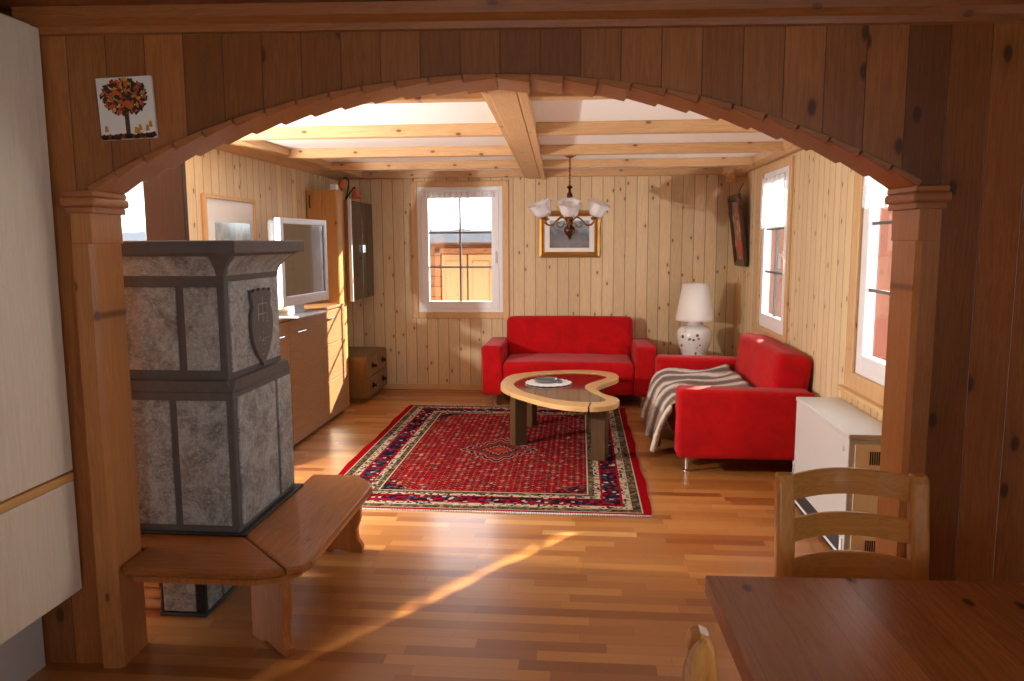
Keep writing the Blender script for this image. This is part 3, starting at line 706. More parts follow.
# ------------------------------------------------------------------ parquet things: rug
RX, RY, hx, hy = -.615, 5.93, 1.055, 1.49
t = thing('persian_rug', 'red patterned oriental rug lying on the parquet under the coffee table', 'rug', (RX, RY, 0))
b = bm_new(); nx, ny = 42, 60; g = []
for j in range(ny+1):
    row = []
    for i in range(nx+1):
        x = -hx+2*hx*i/nx; y = -hy+2*hy*j/ny
        ex = .006*math.sin(y*5.1)+.004*math.sin(y*13); ey = .006*math.sin(x*4.0)
        row.append(b.verts.new((x+ex*(abs(x)/hx), y+ey*(abs(y)/hy), .009)))
    g.append(row)
for j in range(ny):
    for i in range(nx): b.faces.new((g[j][i], g[j][i+1], g[j+1][i+1], g[j+1][i]))
o = obj('pile', b, rug_mat(hx, hy), t); md = o.modifiers.new('s', 'SOLIDIFY'); md.thickness = .008; md.offset = -1
for sy in (-1, 1):
    b = bm_new()
    for i in range(210):
        x = -hx+.01+(2*hx-.02)*i/209; y = sy*(hy+.006*math.sin(x*4.0)); L = random.uniform(.012, .024)
        box(b, x-.003, x+.003, min(y-sy*.004, y+sy*L), max(y-sy*.004, y+sy*L), .001, .007)
    obj('fringe', b, M['doily'], t, label='cream cotton fringe')

# ------------------------------------------------------------------ sofas
def sofa(label, locn, rz, group):
    t = thing('two_seat_sofa', label, 'sofa', locn, rz, group)
    W = .835
    b = bm_new(); box(b, -W+.10, W-.10, .05, .80, .12, .32, .02, 2); box(b, -W+.15, W-.15, .70, .86, .12, .585, .03, 3); obj('frame', b, M['red'], t, True)
    for s in (-1, 1):
        b = bm_new(); box(b, min(s*(W-.20), s*W), max(s*(W-.20), s*W), .0, .86, .115, .605, .035, 4)
        for v in b.verts:
            k_ = max(0, (v.co.z-.35)/.25); v.co.x += s*.012*k_; v.co.z -= .015*max(0, (v.co.y-.3)/.5)*k_
        obj('armrest', b, M['red'], t, True)
    b = bm_new(); box(b, -W+.195, W-.195, .015, .66, .26, .435, .045, 4)
    bmesh.ops.subdivide_edges(b, edges=[e for e in b.edges if e.calc_length() > .3], cuts=8, use_grid_fill=True)
    for v in b.verts:
        if v.co.z > .40: v.co.z += .014*math.cos(v.co.x/W*1.5)+.004*math.sin(v.co.x*19)*math.sin(v.co.y*8)
    obj('seat_cushion', b, M['red'], t, True)
    b = bm_new(); box(b, -W+.175, W-.175, -.10, .145, 0, .43, .06, 5)
    bmesh.ops.subdivide_edges(b, edges=[e for e in b.edges if e.calc_length() > .25], cuts=8, use_grid_fill=True)
    for v in b.verts:
        u = v.co.x/(W-.175); v.co.z += .006*math.cos(u*1.5)-.004; v.co.y += -.02*math.cos(u*1.5)*math.cos((v.co.z-.2)/.25) + .006*math.sin(u*7+v.co.z*9)
    bmesh.ops.transform(b, matrix=T(0, .70, .40) @ Rx(math.radians(-9)), verts=b.verts)
    obj('back_cushion', b, M['red'], t, True)
    for x in (-W+.12, W-.12):
        for y in (.08, .78):
            b = bm_new(); lathe(b, [(.0, 0), (.024, 0), (.024, .008), (.014, .012), (.014, .12), (0, .12)], 18, T(x, y, 0), cap=False); obj('leg', b, M['chrome'], t, True, label='chrome leg')
    return t
sofa('bright red two-seat sofa against the back wall below the gilt-framed picture', (-.105, 7.40, 0), 0, None)
sofa('bright red two-seat sofa under the right wall window with a striped fur throw', (.675, 6.10, 0), -PI/2, None).scale = (1, 1.05, 1)

# fur throw over the seat of the right sofa
b = bm_new(); prof = []
prof += [(1.26, .545), (1.12, .51), (.98, .50), (.84, .498), (.74, .49), (.68, .465), (.635, .40), (.615, .33), (.60, .25), (.592, .18), (.588, .12)]
prof = catmull(prof, 4, False); ys = [5.38+i*(1.36/44) for i in range(45)]; rows = []
for i, y in enumerate(ys):
    u = i/44; row = []
    for j, (x, z) in enumerate(prof):
        s = j/(len(prof)-1)
        if s > .45: x -= (.02+.018*math.sin(u*17+1)+.012*math.sin(u*31))*(s-.45)/.55*1.5
        z2 = z+.006*math.sin(u*23+s*9)+(.012*math.sin(u*9) if s > .8 else 0)
        if s < .5: z2 += .006*math.sin(u*14+s*20)
        if x > .86 and (y < 5.49): x = x
        row.append(b.verts.new((x, y+.02*math.sin(s*9+u*3), z2)))
    rows.append(row)
for i in range(44):
    for j in range(len(prof)-1): b.faces.new((rows[i][j], rows[i+1][j], rows[i+1][j+1], rows[i][j+1]))
for v in b.verts:   # keep the throw inside the near armrest
    if v.co.x > .655 and v.co.y < 5.485: v.co.y = 5.485
bmesh.ops.remove_doubles(b, verts=b.verts, dist=1e-5)
bmesh.ops.recalc_face_normals(b, faces=b.faces)
o = obj('fur_throw', b, M['fur'], None, True); md = o.modifiers.new('s', 'SOLIDIFY'); md.thickness = .018; md.offset = 0
tag(o, 'brown and white striped fur throw draped over the seat of the right sofa', 'throw')

# ------------------------------------------------------------------ coffee table
t = thing('coffee_table', 'kidney-shaped coffee table with ash rim, brown glass top and dark legs', 'coffee table', (-.15, 6.15, 0)); O = (-.15, 6.15, 0)
import math as _m
F_, CX_, CY_ = 775.0, 512.0, 340.5
def axes(r=-0.007):
    vy = Vector((580-CX_, -(242-CY_), -F_)).normalized()
    up = Vector((-_m.sin(r), _m.cos(r), 0)); up = (up-vy*up.dot(vy)).normalized(); vx = vy.cross(up)
    return vx, vy, up
VX, VY, VU = axes()
# outline of the top in metres (measured on the plan of the room, 0.45 m up)
outer = [(-0.627, 6.125), (-0.638, 6.448), (-0.601, 6.650), (-0.513, 6.761), (-0.394, 6.849), (-0.235, 6.913), (-0.064, 6.965), (0.098, 6.963), (0.214, 6.914), (0.300, 6.839), (0.341, 6.685), (0.320, 6.510), (0.238, 6.339), (0.169, 6.200), (0.142, 6.068), (0.155, 5.965), (0.205, 5.828), (0.269, 5.737), (0.296, 5.627), (0.264, 5.483), (0.191, 5.410), (0.106, 5.370), (-0.027, 5.378), (-0.155, 5.437), (-0.283, 5.552), (-0.411, 5.710), (-0.515, 5.860)]
inner = [(-0.526, 6.176), (-0.518, 6.384), (-0.439, 6.584), (-0.298, 6.722), (-0.080, 6.815), (0.114, 6.800), (0.216, 6.703), (0.239, 6.603), (0.175, 6.452), (0.090, 6.307), (0.048, 6.170), (0.071, 6.022), (0.130, 5.863), (0.187, 5.731), (0.198, 5.621), (0.152, 5.546), (0.066, 5.540), (-0.065, 5.567), (-0.199, 5.649), (-0.324, 5.774), (-0.434, 5.926)]
def resample(pts, n):
    P = catmull([(p[0], p[1], 0) for p in pts], 10); L = [0.0]
    Q = P+[P[0]]
    for i in range(len(P)): L.append(L[-1]+(Vector(Q[i+1])-Vector(Q[i])).length)
    out = []
    for k_ in range(n):
        s = L[-1]*k_/n; i = max(j for j in range(len(P)) if L[j] <= s); f = (s-L[i])/(L[i+1]-L[i]); out.append(Vector(Q[i]).lerp(Vector(Q[i+1]), f))
    return out
NO = 160; PO = resample(outer, NO)
PI_ = []
din = resample(inner, 400)
for p in PO: PI_.append(min(din, key=lambda q_: (q_-p).length))
ZT0, ZT1 = .414, .45
# four rim segments with open joints
cuts = [0, 14, 0, 0]
def nearest(x, y): return min(range(NO), key=lambda i: (PO[i]-Vector((x, y, 0))).length)
js = sorted([nearest(-.55, 5.90), nearest(-.45, 6.82), nearest(.15, 6.06), nearest(.08, 5.37)])
for a_, c_ in zip(js, js[1:]+[js[0]+NO]):
    b = bm_new(); prev = None; first = None
    for i in range(a_, c_+1):
        po, pi = PO[i % NO], PI_[i % NO]
        if i == a_: po, pi = po.lerp(PO[(i+1) % NO], .25), pi.lerp(PI_[(i+1) % NO], .25)
        if i == c_: po, pi = po.lerp(PO[(i-1) % NO], .25), pi.lerp(PI_[(i-1) % NO], .25)
        ring = [b.verts.new(v) for v in ((po.x, po.y, ZT0), (po.x, po.y, ZT1-.004), (po.x+(pi.x-po.x)*.04, po.y+(pi.y-po.y)*.04, ZT1), (pi.x, pi.y, ZT1), (pi.x, pi.y, ZT0))]
        if prev:
            for k_ in range(5): b.faces.new((prev[k_], prev[(k_+1) % 5], ring[(k_+1) % 5], ring[k_]))
        else: b.faces.new(ring)
        prev = ring
    b.faces.new(prev[::-1]); bmesh.ops.remove_doubles(b, verts=b.verts, dist=1e-5); bmesh.ops.recalc_face_normals(b, faces=b.faces)
    obj('rim_segment', loc(b, O), M['kidney'], t)
b = bm_new(); gp = resample([(p[0], p[1]) for p in inner], 120); cen = sum(gp, Vector())/len(gp)
gp2 = [(p.x+(cen.x-p.x)*(-.02), p.y+(cen.y-p.y)*(-.02)) for p in gp]
prism(b, gp2, .434, .444, 'Z'); bmesh.ops.triangulate(b, faces=[f for f in b.faces if len(f.verts) > 4]); obj('glass_top', loc(b, O), M['tableglass'], t)
for (x, y, a) in ((-.475, 5.99, 35), (-.43, 6.62, -30), (.155, 5.60, -20), (.14, 6.40, 10)):
    b = bm_new(); box(b, -.055, .055, -.04, .04, .01, .415, .004, 1, T(x, y, 0) @ Rz(math.radians(a))); obj('leg', loc(b, O), M['darkleg'], t)
# doily and ashtray
b = bm_new(); P = []
for i in range(120):
    a = 2*PI*i/120; r = .185+.009*math.cos(20*a); P.append((r*math.cos(a), r*math.sin(a)))
prism(b, P, 0, .004, 'Z', M=T(-.25, 6.30, .4505)); bmesh.ops.triangulate(b, faces=[f for f in b.faces if len(f.verts) > 4])
tag(obj('doily', b, M['doily']), 'round white crochet doily with scalloped edge on the coffee table', 'doily')
b = bm_new(); lathe(b, [(0, 0), (.085, 0), (.10, .012), (.105, .026), (.09, .026), (.078, .012), (0, .010)], 32, T(-.27, 6.32, .455), .03, 8, cap=False)
t2 = obj('glass_ashtray', b, M['ashglass'], None, True); tag(t2, 'grey cut-glass dish standing on the white doily', 'dish')
b = bm_new(); lathe(b, [(0, 0), (.03, 0), (.034, .012), (.03, .02), (0, .016)], 20, T(-.17, 6.28, .455), cap=False)
tag(obj('tealight_holder', b, M['ashglass'], None, True), 'small dark glass tealight holder on the doily, right of the cut-glass dish', 'candle holder')

# ------------------------------------------------------------------ sideboard, television
O = (-2.39, 6.0, 0)
SBX, SBY0, SBY1, SBT = -2.21, 4.95, 7.13, 1.04
t = thing('sideboard', 'long brown wooden sideboard along the left wall, carrying the television', 'sideboard', O)
b = bm_new(); box(b, XL+.02, SBX-.02, SBY0, SBY1, .03, SBT-.02, .002, 1); obj('carcass', loc(b, O), M['side'], t)
b = bm_new(); box(b, XL+.02, SBX-.05, SBY0+.03, SBY1-.03, 0, .03); obj('plinth', loc(b, O), M['blackm'], t)
b = bm_new(); box(b, XL+.02, SBX+.003, SBY0-.005, SBY1+.005, SBT-.022, SBT, .002, 1); obj('worktop', loc(b, O), M['side'], t)
ye = [SBY0, 5.72, 6.50, SBY1]
for i in range(2):
    b = bm_new(); box(b, SBX-.02, SBX, ye[i]+.003, ye[i+1]-.003, .035, SBT-.03, .002, 1); d = obj('door', loc(b, O), M['side'], t)
    for hy_ in ((ye[i+1]-.34,) if i == 0 else (ye[i]+.12,)):
        b = bm_new(); tube(b, [(SBX, hy_, SBT-.13), (SBX+.024, hy_, SBT-.13), (SBX+.024, hy_+.17, SBT-.13), (SBX, hy_+.17, SBT-.13)], .006, 8); obj('handle', loc(b, O), M['chrome'], d)
zz = [.035, .38, .71, SBT-.03]
for i in range(3):
    b = bm_new(); box(b, SBX-.02, SBX, ye[2]+.003, ye[3]-.003, zz[i]+.003, zz[i+1]-.003, .002, 1); d = obj('drawer', loc(b, O), M['side'], t)
    if i == 2:
        b = bm_new(); tube(b, [(SBX, ye[2]+.08, SBT-.10), (SBX+.024, ye[2]+.08, SBT-.10), (SBX+.024, ye[2]+.25, SBT-.10), (SBX, ye[2]+.25, SBT-.10)], .006, 8); obj('handle', loc(b, O), M['chrome'], d)
# television
tv = thing('television', 'silver-framed television standing on the sideboard beyond the stove', 'television', (-2.21, 5.88, SBT)); 
tv.rotation_euler = (0, 0, math.radians(-5))
w, z0, z1 = .41, .095, .745
b = bm_new()
for a_ in ((-.03, .02, -w, -w+.05, z0, z1), (-.03, .02, w-.05, w, z0, z1), (-.03, .02, -w+.05, w-.05, z0, z0+.075), (-.03, .02, -w+.05, w-.05, z1-.045, z1)): box(b, a_[0]+.08, a_[1]+.08, *a_[2:], .006, 2)
obj('bezel', b, M['silver'], tv)
b = bm_new(); box(b, .05, .088, -w+.045, w-.045, z0+.07, z1-.04, .001, 1); obj('screen', b, M['screen'], tv)
b = bm_new(); box(b, -.02, .055, -w+.02, w-.02, z0+.01, z1-.01, .03, 4); box(b, -.08, -.02, -w+.16, w-.16, z0+.08, z1-.12, .03, 3); obj('back_cover', b, M['tvback'], tv, True)
b = bm_new(); box(b, -.03, .03, -.09, .09, .01, z0+.02, .008, 2); obj('stand_neck', b, M['silver'], tv)
b = bm_new(); box(b, -.13, .15, -.27, .27, 0, .018, .008, 2); obj('stand_base', b, M['silver'], tv)

# ------------------------------------------------------------------ wall unit behind the sideboard
O = (-2.4, 7.3, 0)
t = thing('tall_wall_cabinet', 'tall narrow light oak cabinet beyond the television in the corner', 'cabinet', O)
b = bm_new(); box(b, XL+.01, -2.27, 7.20, 7.40, 0.0, 2.095, .003, 1); obj('carcass', loc(b, O), M['oak'], t)
b = bm_new(); box(b, XL+.012, -2.425, 7.185, 7.20, 1.0, 2.09, .002, 1); d = obj('door', loc(b, O), M['oak'], t)
b = bm_new(); box(b, -2.41, -2.275, 7.187, 7.20, 1.0, 2.09, .002, 1); obj('side_panel', loc(b, O), M['oak'], t)
b = bm_new(); tube(b, [(-2.525, 7.19, 2.04), (-2.525, 7.165, 2.04), (-2.525, 7.165, 1.93), (-2.525, 7.19, 1.93)], .006, 8); obj('handle', loc(b, O), M['bronze'], d)
O = (-2.4, 7.8, 1.03)
t = thing('display_cabinet', 'hanging cabinet with two smoked glass doors in the far left corner', 'cabinet', O)
b = bm_new(); box(b, XL+.001, -2.235, 7.405, YB-.001, 1.03, 2.01, .003, 1); obj('carcass', loc(b, O), M['oakd'], t)
b = bm_new(); box(b, -2.235, -2.205, 7.405, 7.435, 1.03, 2.02, .002, 1); obj('edge_strip', loc(b, O), M['silver'], t, label='pale silver edge strip')
for i, (y0, y1) in enumerate(((7.437, 7.81), (7.815, 8.22))):
    b = bm_new(); box(b, -2.235, -2.213, y0, y1, 1.032, 2.008, .002, 1); d = obj('door', loc(b, O), M['smoke'], t)
    yk = 7.785 if i == 0 else 7.84
    b = bm_new(); box(b, -2.213, -2.19, yk-.018, yk+.018, 1.50, 1.58, .004, 1); obj('door_knob', loc(b, O), M['chrome'], d)
t = thing('drawer_chest', 'low dark oak drawer chest in the far left corner beyond the sideboard', 'chest of drawers', (-2.33, 7.85, 0)); O = (-2.33, 7.85, 0)
b = bm_new(); box(b, XL+.02, -2.12, 7.47, 8.25, .05, .47, .003, 1); obj('carcass', loc(b, O), M['oakd'], t)
b = bm_new(); box(b, XL+.02, -2.15, 7.50, 8.24, 0, .05); obj('plinth', loc(b, O), M['oakd'], t)
for y0, y1 in ((7.475, 7.855), (7.865, 8.245)):
    for z0, z1 in ((.06, .255), (.265, .46)):
        b = bm_new(); box(b, -2.12, -2.10, y0, y1, z0, z1, .003, 1); d = obj('drawer', loc(b, O), M['oakd'], t)
        b = bm_new(); lathe(b, [(0, 0), (.03, 0), (.034, .008), (.014, .012), (.016, .026), (.024, .034), (.018, .042), (0, .044)], 18, T(-2.10, (y0+y1)/2, (z0+z1)/2) @ Ry(PI/2), cap=False); obj('drawer_knob', loc(b, O), M['bronze'], d, True)
b = bm_new(); box(b, -2.33, -2.285, 7.24, 7.30, 2.096, 2.14, .004, 2)
# two-armed lamp with terracotta bells standing on the display cabinet
t = thing('bell_lamp', 'small black-armed lamp with two terracotta bell shades on the display cabinet', 'lamp', (-2.34, 7.72, 2.0105)); b.free()
b = bm_new(); lathe(b, [(0, 0), (.04, 0), (.04, .01), (.012, .02), (.01, .05), (0, .05)], 20, cap=False); obj('lamp_foot', b, M['blackm'], t, True)
b = bm_new(); tube(b, catmull([(0, 0, .03), (.02, 0, .12), (.03, 0, .20), (.0, 0, .235), (-.03, .0, .22)], 6, False), .007, 8); tube(b, catmull([(0, 0, .03), (.05, .0, .10), (.085, 0, .14), (.1, .0, .11)], 6, False), .007, 8); obj('lamp_arm', b, M['blackm'], t, True)
bell = [(.0, 0), (.018, .0), (.026, -.02), (.036, -.055), (.055, -.09), (.052, -.09), (.033, -.055), (.02, -.02), (0, -.008)]
b = bm_new(); lathe(b, bell, 22, T(-.035, 0, .225) @ Ry(math.radians(12)), cap=False); obj('bell_shade', b, M['terra'], t, True)
b = bm_new(); lathe(b, bell, 22, T(.085, 0, .12) @ Ry(math.radians(-12)), cap=False); obj('bell_shade', b, M['terra'], t, True)
b = bm_new(); box(b, -2.355, -2.29, 7.25, 7.32, 2.096, 2.15, .006, 2); tag(obj('small_white_box', b, M['white']), 'small white plastic box on top of the tall oak corner cabinet', 'box')

# ------------------------------------------------------------------ framed picture, left wall
t = thing('framed_picture', 'light wood framed grey print with wide white mount on the left wall above the television', 'picture', (XL+.0, 5.56, 1.56)); O = (XL, 5.56, 1.56)
fy0, fy1, fz0, fz1 = 5.14, 5.98, 1.20, 1.94
b = bm_new()
for a_ in ((fy0, fy0+.03, fz0, fz1), (fy1-.03, fy1, fz0, fz1), (fy0+.03, fy1-.03, fz0, fz0+.03), (fy0+.03, fy1-.03, fz1-.03, fz1)): box(b, XL+.002, XL+.03, *a_, .004, 1)
obj('frame', loc(b, O), M['trimz'], t)
b = bm_new(); box(b, XL+.004, XL+.014, fy0+.03, fy1-.03, fz0+.03, fz1-.03); obj('mount', loc(b, O), M['mat'], t)
b = bm_new(); box(b, XL+.012, XL+.0165, fy0+.16, fy1-.10, fz0+.12, fz1-.19); obj('print', loc(b, O), M['p_grey'], t)

# gilt picture, back wall
t = thing('gilt_picture', 'gilt-framed landscape print hanging on the back wall behind the chandelier', 'picture', (-.112, YB, 1.66)); O = (-.112, YB, 1.66)
gx0, gx1, gz0, gz1 = -.435, .212, 1.435, 1.93
b = bm_new(); tt = [(0, .0), (.006, .03), (.03, .038), (.05, .02), (.062, .012), (.062, 0)]
def frame(bm, u0, u1, v0, v1, prof):
    """mitred frame in the xz plane, depth along -y; prof is (inset, height)"""
    prev = None
    rings = []
    for (i_, h_) in prof: rings.append([bm.verts.new(p) for p in ((u0+i_, -h_, v0+i_), (u1-i_, -h_, v0+i_), (u1-i_, -h_, v1-i_), (u0+i_, -h_, v1-i_))])
    for k_ in range(len(rings)):
        A, B = rings[k_], rings[(k_+1) % len(rings)]
        for q_ in range(4): bm.faces.new((A[q_], A[(q_+1) % 4], B[(q_+1) % 4], B[q_]))
    bmesh.ops.recalc_face_normals(bm, faces=bm.faces)
frame(b, gx0, gx1, gz0, gz1, tt); bmesh.ops.transform(b, matrix=T(0, YB-.001, 0), verts=b.verts); obj('frame', loc(b, O), M['gold'], t)
b = bm_new(); box(b, gx0+.055, gx1-.055, YB-.012, YB-.003, gz0+.055, gz1-.055); obj('mount', loc(b, O), M['mat'], t)
b = bm_new(); box(b, gx0+.115, gx1-.115, YB-.015, YB-.011, gz0+.105, gz1-.105); obj('print', loc(b, O), M['p_land'], t)
# tilted picture, right wall
t = thing('tilted_picture', 'dark-framed floral painting tilting forward from the right wall near the corner', 'picture', (XR-.012, 7.88, 1.36)); t.rotation_euler = (0, math.radians(-7.5), 0)
b = bm_new(); frame(b, -.26, .26, 0, .70, [(0, 0), (0, .03), (.02, .036), (.045, .026), (.065, .018), (.065, 0)]); bmesh.ops.transform(b, matrix=Rz(-PI/2), verts=b.verts); obj('frame', b, M['bronze'], t)
b = bm_new(); box(b, -.012, -.002, -.2, .2, .06, .64); obj('canvas', b, M['p_flor'], t)
b = bm_new(); tube(b, [(-.006, 0, .66), (.085, 0, .80)], .003, 6); obj('hanging_cord', b, M['blackm'], t)

# ------------------------------------------------------------------ chandelier
CH = (-.09, 6.7, CZ)
t = thing('chandelier', 'turned wood and brass chandelier with frosted tulip shades hanging from the ceiling', 'chandelier', CH)
b = bm_new(); lathe(b, [(0, 0), (.07, 0), (.072, -.012), (.05, -.025), (.02, -.04), (0, -.045)], 28, cap=False); obj('canopy', b, M['brass'], t, True)
b = bm_new(); tube(b, [(0, 0, -.04), (0, 0, -.29)], .006, 8)
for i in range(8): lathe(b, [(.004, -.06-.028*i), (.012, -.07-.028*i), (.004, -.08-.028*i)], 10)
obj('rod', b, M['brass'], t, True)
b = bm_new(); lathe(b, [(0, -.27), (.022, -.275), (.026, -.285), (.012, -.30), (.012, -.32), (.024, -.345), (.026, -.37), (.013, -.40), (.015, -.41), (.036, -.435), (.036, -.46), (.016, -.49), (.014, -.52), (.03, -.54), (.032, -.57), (.02, -.585), (.022, -.60), (.048, -.63), (.05, -.655), (.03, -.685), (.014, -.70), (.02, -.715), (0, -.725)], 28, cap=False); obj('turned_column', b, M['bronze'], t, True)
b = bm_new(); lathe(b, [(0, -.575), (.034, -.578), (.036, -.59), (.03, -.60), (0, -.602)], 24, cap=False); obj('collar', b, M['brass'], t, True)
for i in range(6):
    a = 2*PI*i/6+.5; c_, s_ = math.cos(a), math.sin(a)
    pf = catmull([(.025, -.57), (.07, -.535), (.12, -.56), (.16, -.60), (.21, -.60), (.24, -.575), (.243, -.555)], 5, False)
    b = bm_new(); tube(b, [(c_*r, s_*r, z) for r, z in pf], .0065, 8)
    pf2 = catmull([(.05, -.58), (.08, -.62), (.12, -.61), (.12, -.58), (.095, -.585)], 5, False); tube(b, [(c_*r, s_*r, z) for r, z in pf2], .004, 6)
    lathe(b, [(0, -.012), (.012, -.01), (.03, .0), (.032, .006), (.016, .012), (.016, .03), (0, .03)], 16, T(c_*.243, s_*.243, -.55), cap=False)
    ar = obj('arm', b, M['brass'], t, True)
    b = bm_new(); prof = [(.02, .0), (.05, .014), (.066, .042), (.069, .072), (.074, .10), (.095, .12)]
    lathe(b, prof, 40, T(c_*.243, s_*.243, -.53) @ Rz(a) @ Ry(math.radians(26)), .13, 7, cap=False)
    o = obj('glass_shade', b, M['frost'], ar, True, label='frosted white tulip glass shade'); md = o.modifiers.new('s', 'SOLIDIFY'); md.thickness = .002

# ------------------------------------------------------------------ table lamp in the corner and its small table
t = thing('corner_side_table', 'low wooden side table in the corner behind the right sofa under the white lamp', 'side table', (1.13, 7.72, 0))
b = bm_new(); lathe(b, [(0, .40), (.22, .40), (.225, .41), (.22, .425), (0, .425)], 36, cap=False); obj('tabletop', b, M['oakd'], t)
for i in range(3):
    a = 2*PI*i/3; b = bm_new(); tube(b, [(.13*math.cos(a), .13*math.sin(a), .40), (.18*math.cos(a), .18*math.sin(a), 0)], [.018, .012], 10); obj('leg', b, M['oakd'], t)
t = thing('table_lamp', 'white porcelain table lamp with painted flowers and cream shade in the right corner', 'lamp', (1.13, 7.72, .425))
b = bm_new(); lathe(b, [(0, 0), (.10, 0), (.11, .012), (.105, .03), (.13, .10), (.16, .19), (.172, .26), (.165, .31), (.13, .345), (.078, .36), (.068, .375), (.07, .41), (.075, .425), (0, .43)], 40, cap=False); obj('lamp_body', b, M['porc'], t, True)
b = bm_new(); lathe(b, [(.185, .405), (.182, .43), (.125, .765)], 48, cap=False); o = obj('lamp_shade', b, M['shade'], t, True); md = o.modifiers.new('s', 'SOLIDIFY'); md.thickness = .003
b = bm_new(); tube(b, [(0, 0, .42), (0, 0, .60)], .012, 10); lathe(b, [(0, .60), (.03, .62), (.035, .66), (.02, .70), (0, .705)], 16, cap=False)
for i in range(3):
    a = 2*PI*i/3; tube(b, [(0, 0, .56), (.125*math.cos(a), .125*math.sin(a), .755)], .002, 6)
obj('bulb_holder', b, M['white'], t, True)

# ------------------------------------------------------------------ night storage heater
HX0, HX1, HY0, HY1, HT = 1.315, 1.565, 3.82, 4.745, .665
O = (1.44, 4.28, 0)
t = thing('storage_heater', 'cream metal storage heater under the near right window', 'heater', O)
b = bm_new(); box(b, HX0, HX1, HY0, HY1, .03, HT-.028, .004, 2); obj('casing', loc(b, O), M['cream'], t)
b = bm_new(); box(b, HX0-.004, HX1+.004, HY0-.004, HY1+.004, HT-.026, HT, .005, 2); obj('lid', loc(b, O), M['cream'], t)
b = bm_new(); box(b, HX0+.006, HX1-.006, HY0+.01, HY1-.01, 0, .03); obj('base', loc(b, O), M['blackm'], t)
b = bm_new(); box(b, HX0-.004, HX0+.002, HY0+.05, HY1-.05, .045, .12); obj('outlet_grille', loc(b, O), M['darkwin'], t, label='dark air outlet grille')
b = bm_new(); box(b, HX0-.007, HX0, HY0+.02, HY1-.02, .03, .045); box(b, HX0-.007, HX0, HY0+.02, HY0+.05, .03, .125); obj('outlet_trim', loc(b, O), M['white'], t)
b = bm_new(); box(b, HX0+.03, HX1-.01, HY0-.006, HY0, .05, HT-.05, .002, 1); d = obj('end_cover', loc(b, O), M['creamy'], t)
for z0 in (HT-.15, .065):
    b = bm_new()
    for i in range(9): box(b, HX0+.10+.0105*i, HX0+.106+.0105*i, HY0-.0085, HY0-.004, z0, z0+.065)
    obj('vent_slots', loc(b, O), M['darkwin'], t)
b = bm_new()
for i in range(13):
    a = PI*.55+PI*.9*i/12; lathe(b, [(0, -.004), (.006*math.sin(PI*(i+.5)/13), 0), (0, .004)], 8, T(HX0+.085+.024*math.cos(a), HY0-.008, HT-.20+.024*math.sin(a)) @ Rx(PI/2), cap=False)
obj('moon_symbol', loc(b, O), M['gold'], t, True)
b = bm_new(); lathe(b, [(0, 0), (.008, 0), (.008, .012), (0, .014)], 12, T(HX0+.048, HY0-.006, HT-.21) @ Rx(PI/2), cap=False); obj('switch', loc(b, O), M['brass'], t, True)
b = bm_new(); lathe(b, [(0, 0), (.013, 0), (.011, .004), (0, .004)], 16, T(HX0, HY0+.07, HT-.09) @ Ry(-PI/2), cap=False); obj('lock', loc(b, O), M['silver'], t, True)

# ------------------------------------------------------------------ dining table and two ladder-back chairs
TX0, TX1, TY0, TY1 = .335, 1.70, .35, 1.915
t = thing('dining_table', 'large knotty pine dining table in the right foreground', 'table', (1.1, 1.1, 0)); O = (1.1, 1.1, 0)
b = bm_new(); box(b, TX0, TX1, TY0, TY1, .712, .76, .004, 2); obj('tabletop', loc(b, O), M['table'], t)
b = bm_new(); box(b, TX0+.12, TX1-.12, TY0+.12, TY0+.145, .62, .712); box(b, TX0+.12, TX1-.12, TY1-.145, TY1-.12, .62, .712); box(b, TX0+.12, TX0+.145, TY0+.145, TY1-.145, .62, .712); box(b, TX1-.145, TX1-.12, TY0+.145, TY1-.145, .62, .712); obj('apron', loc(b, O), M['table'], t)
for x in (TX0+.10, TX1-.17):
    for y in (TY0+.10, TY1-.17):
        b = bm_new(); box(b, x, x+.07, y, y+.07, 0, .712, .005, 2); obj('leg', loc(b, O), M['chair'], t)

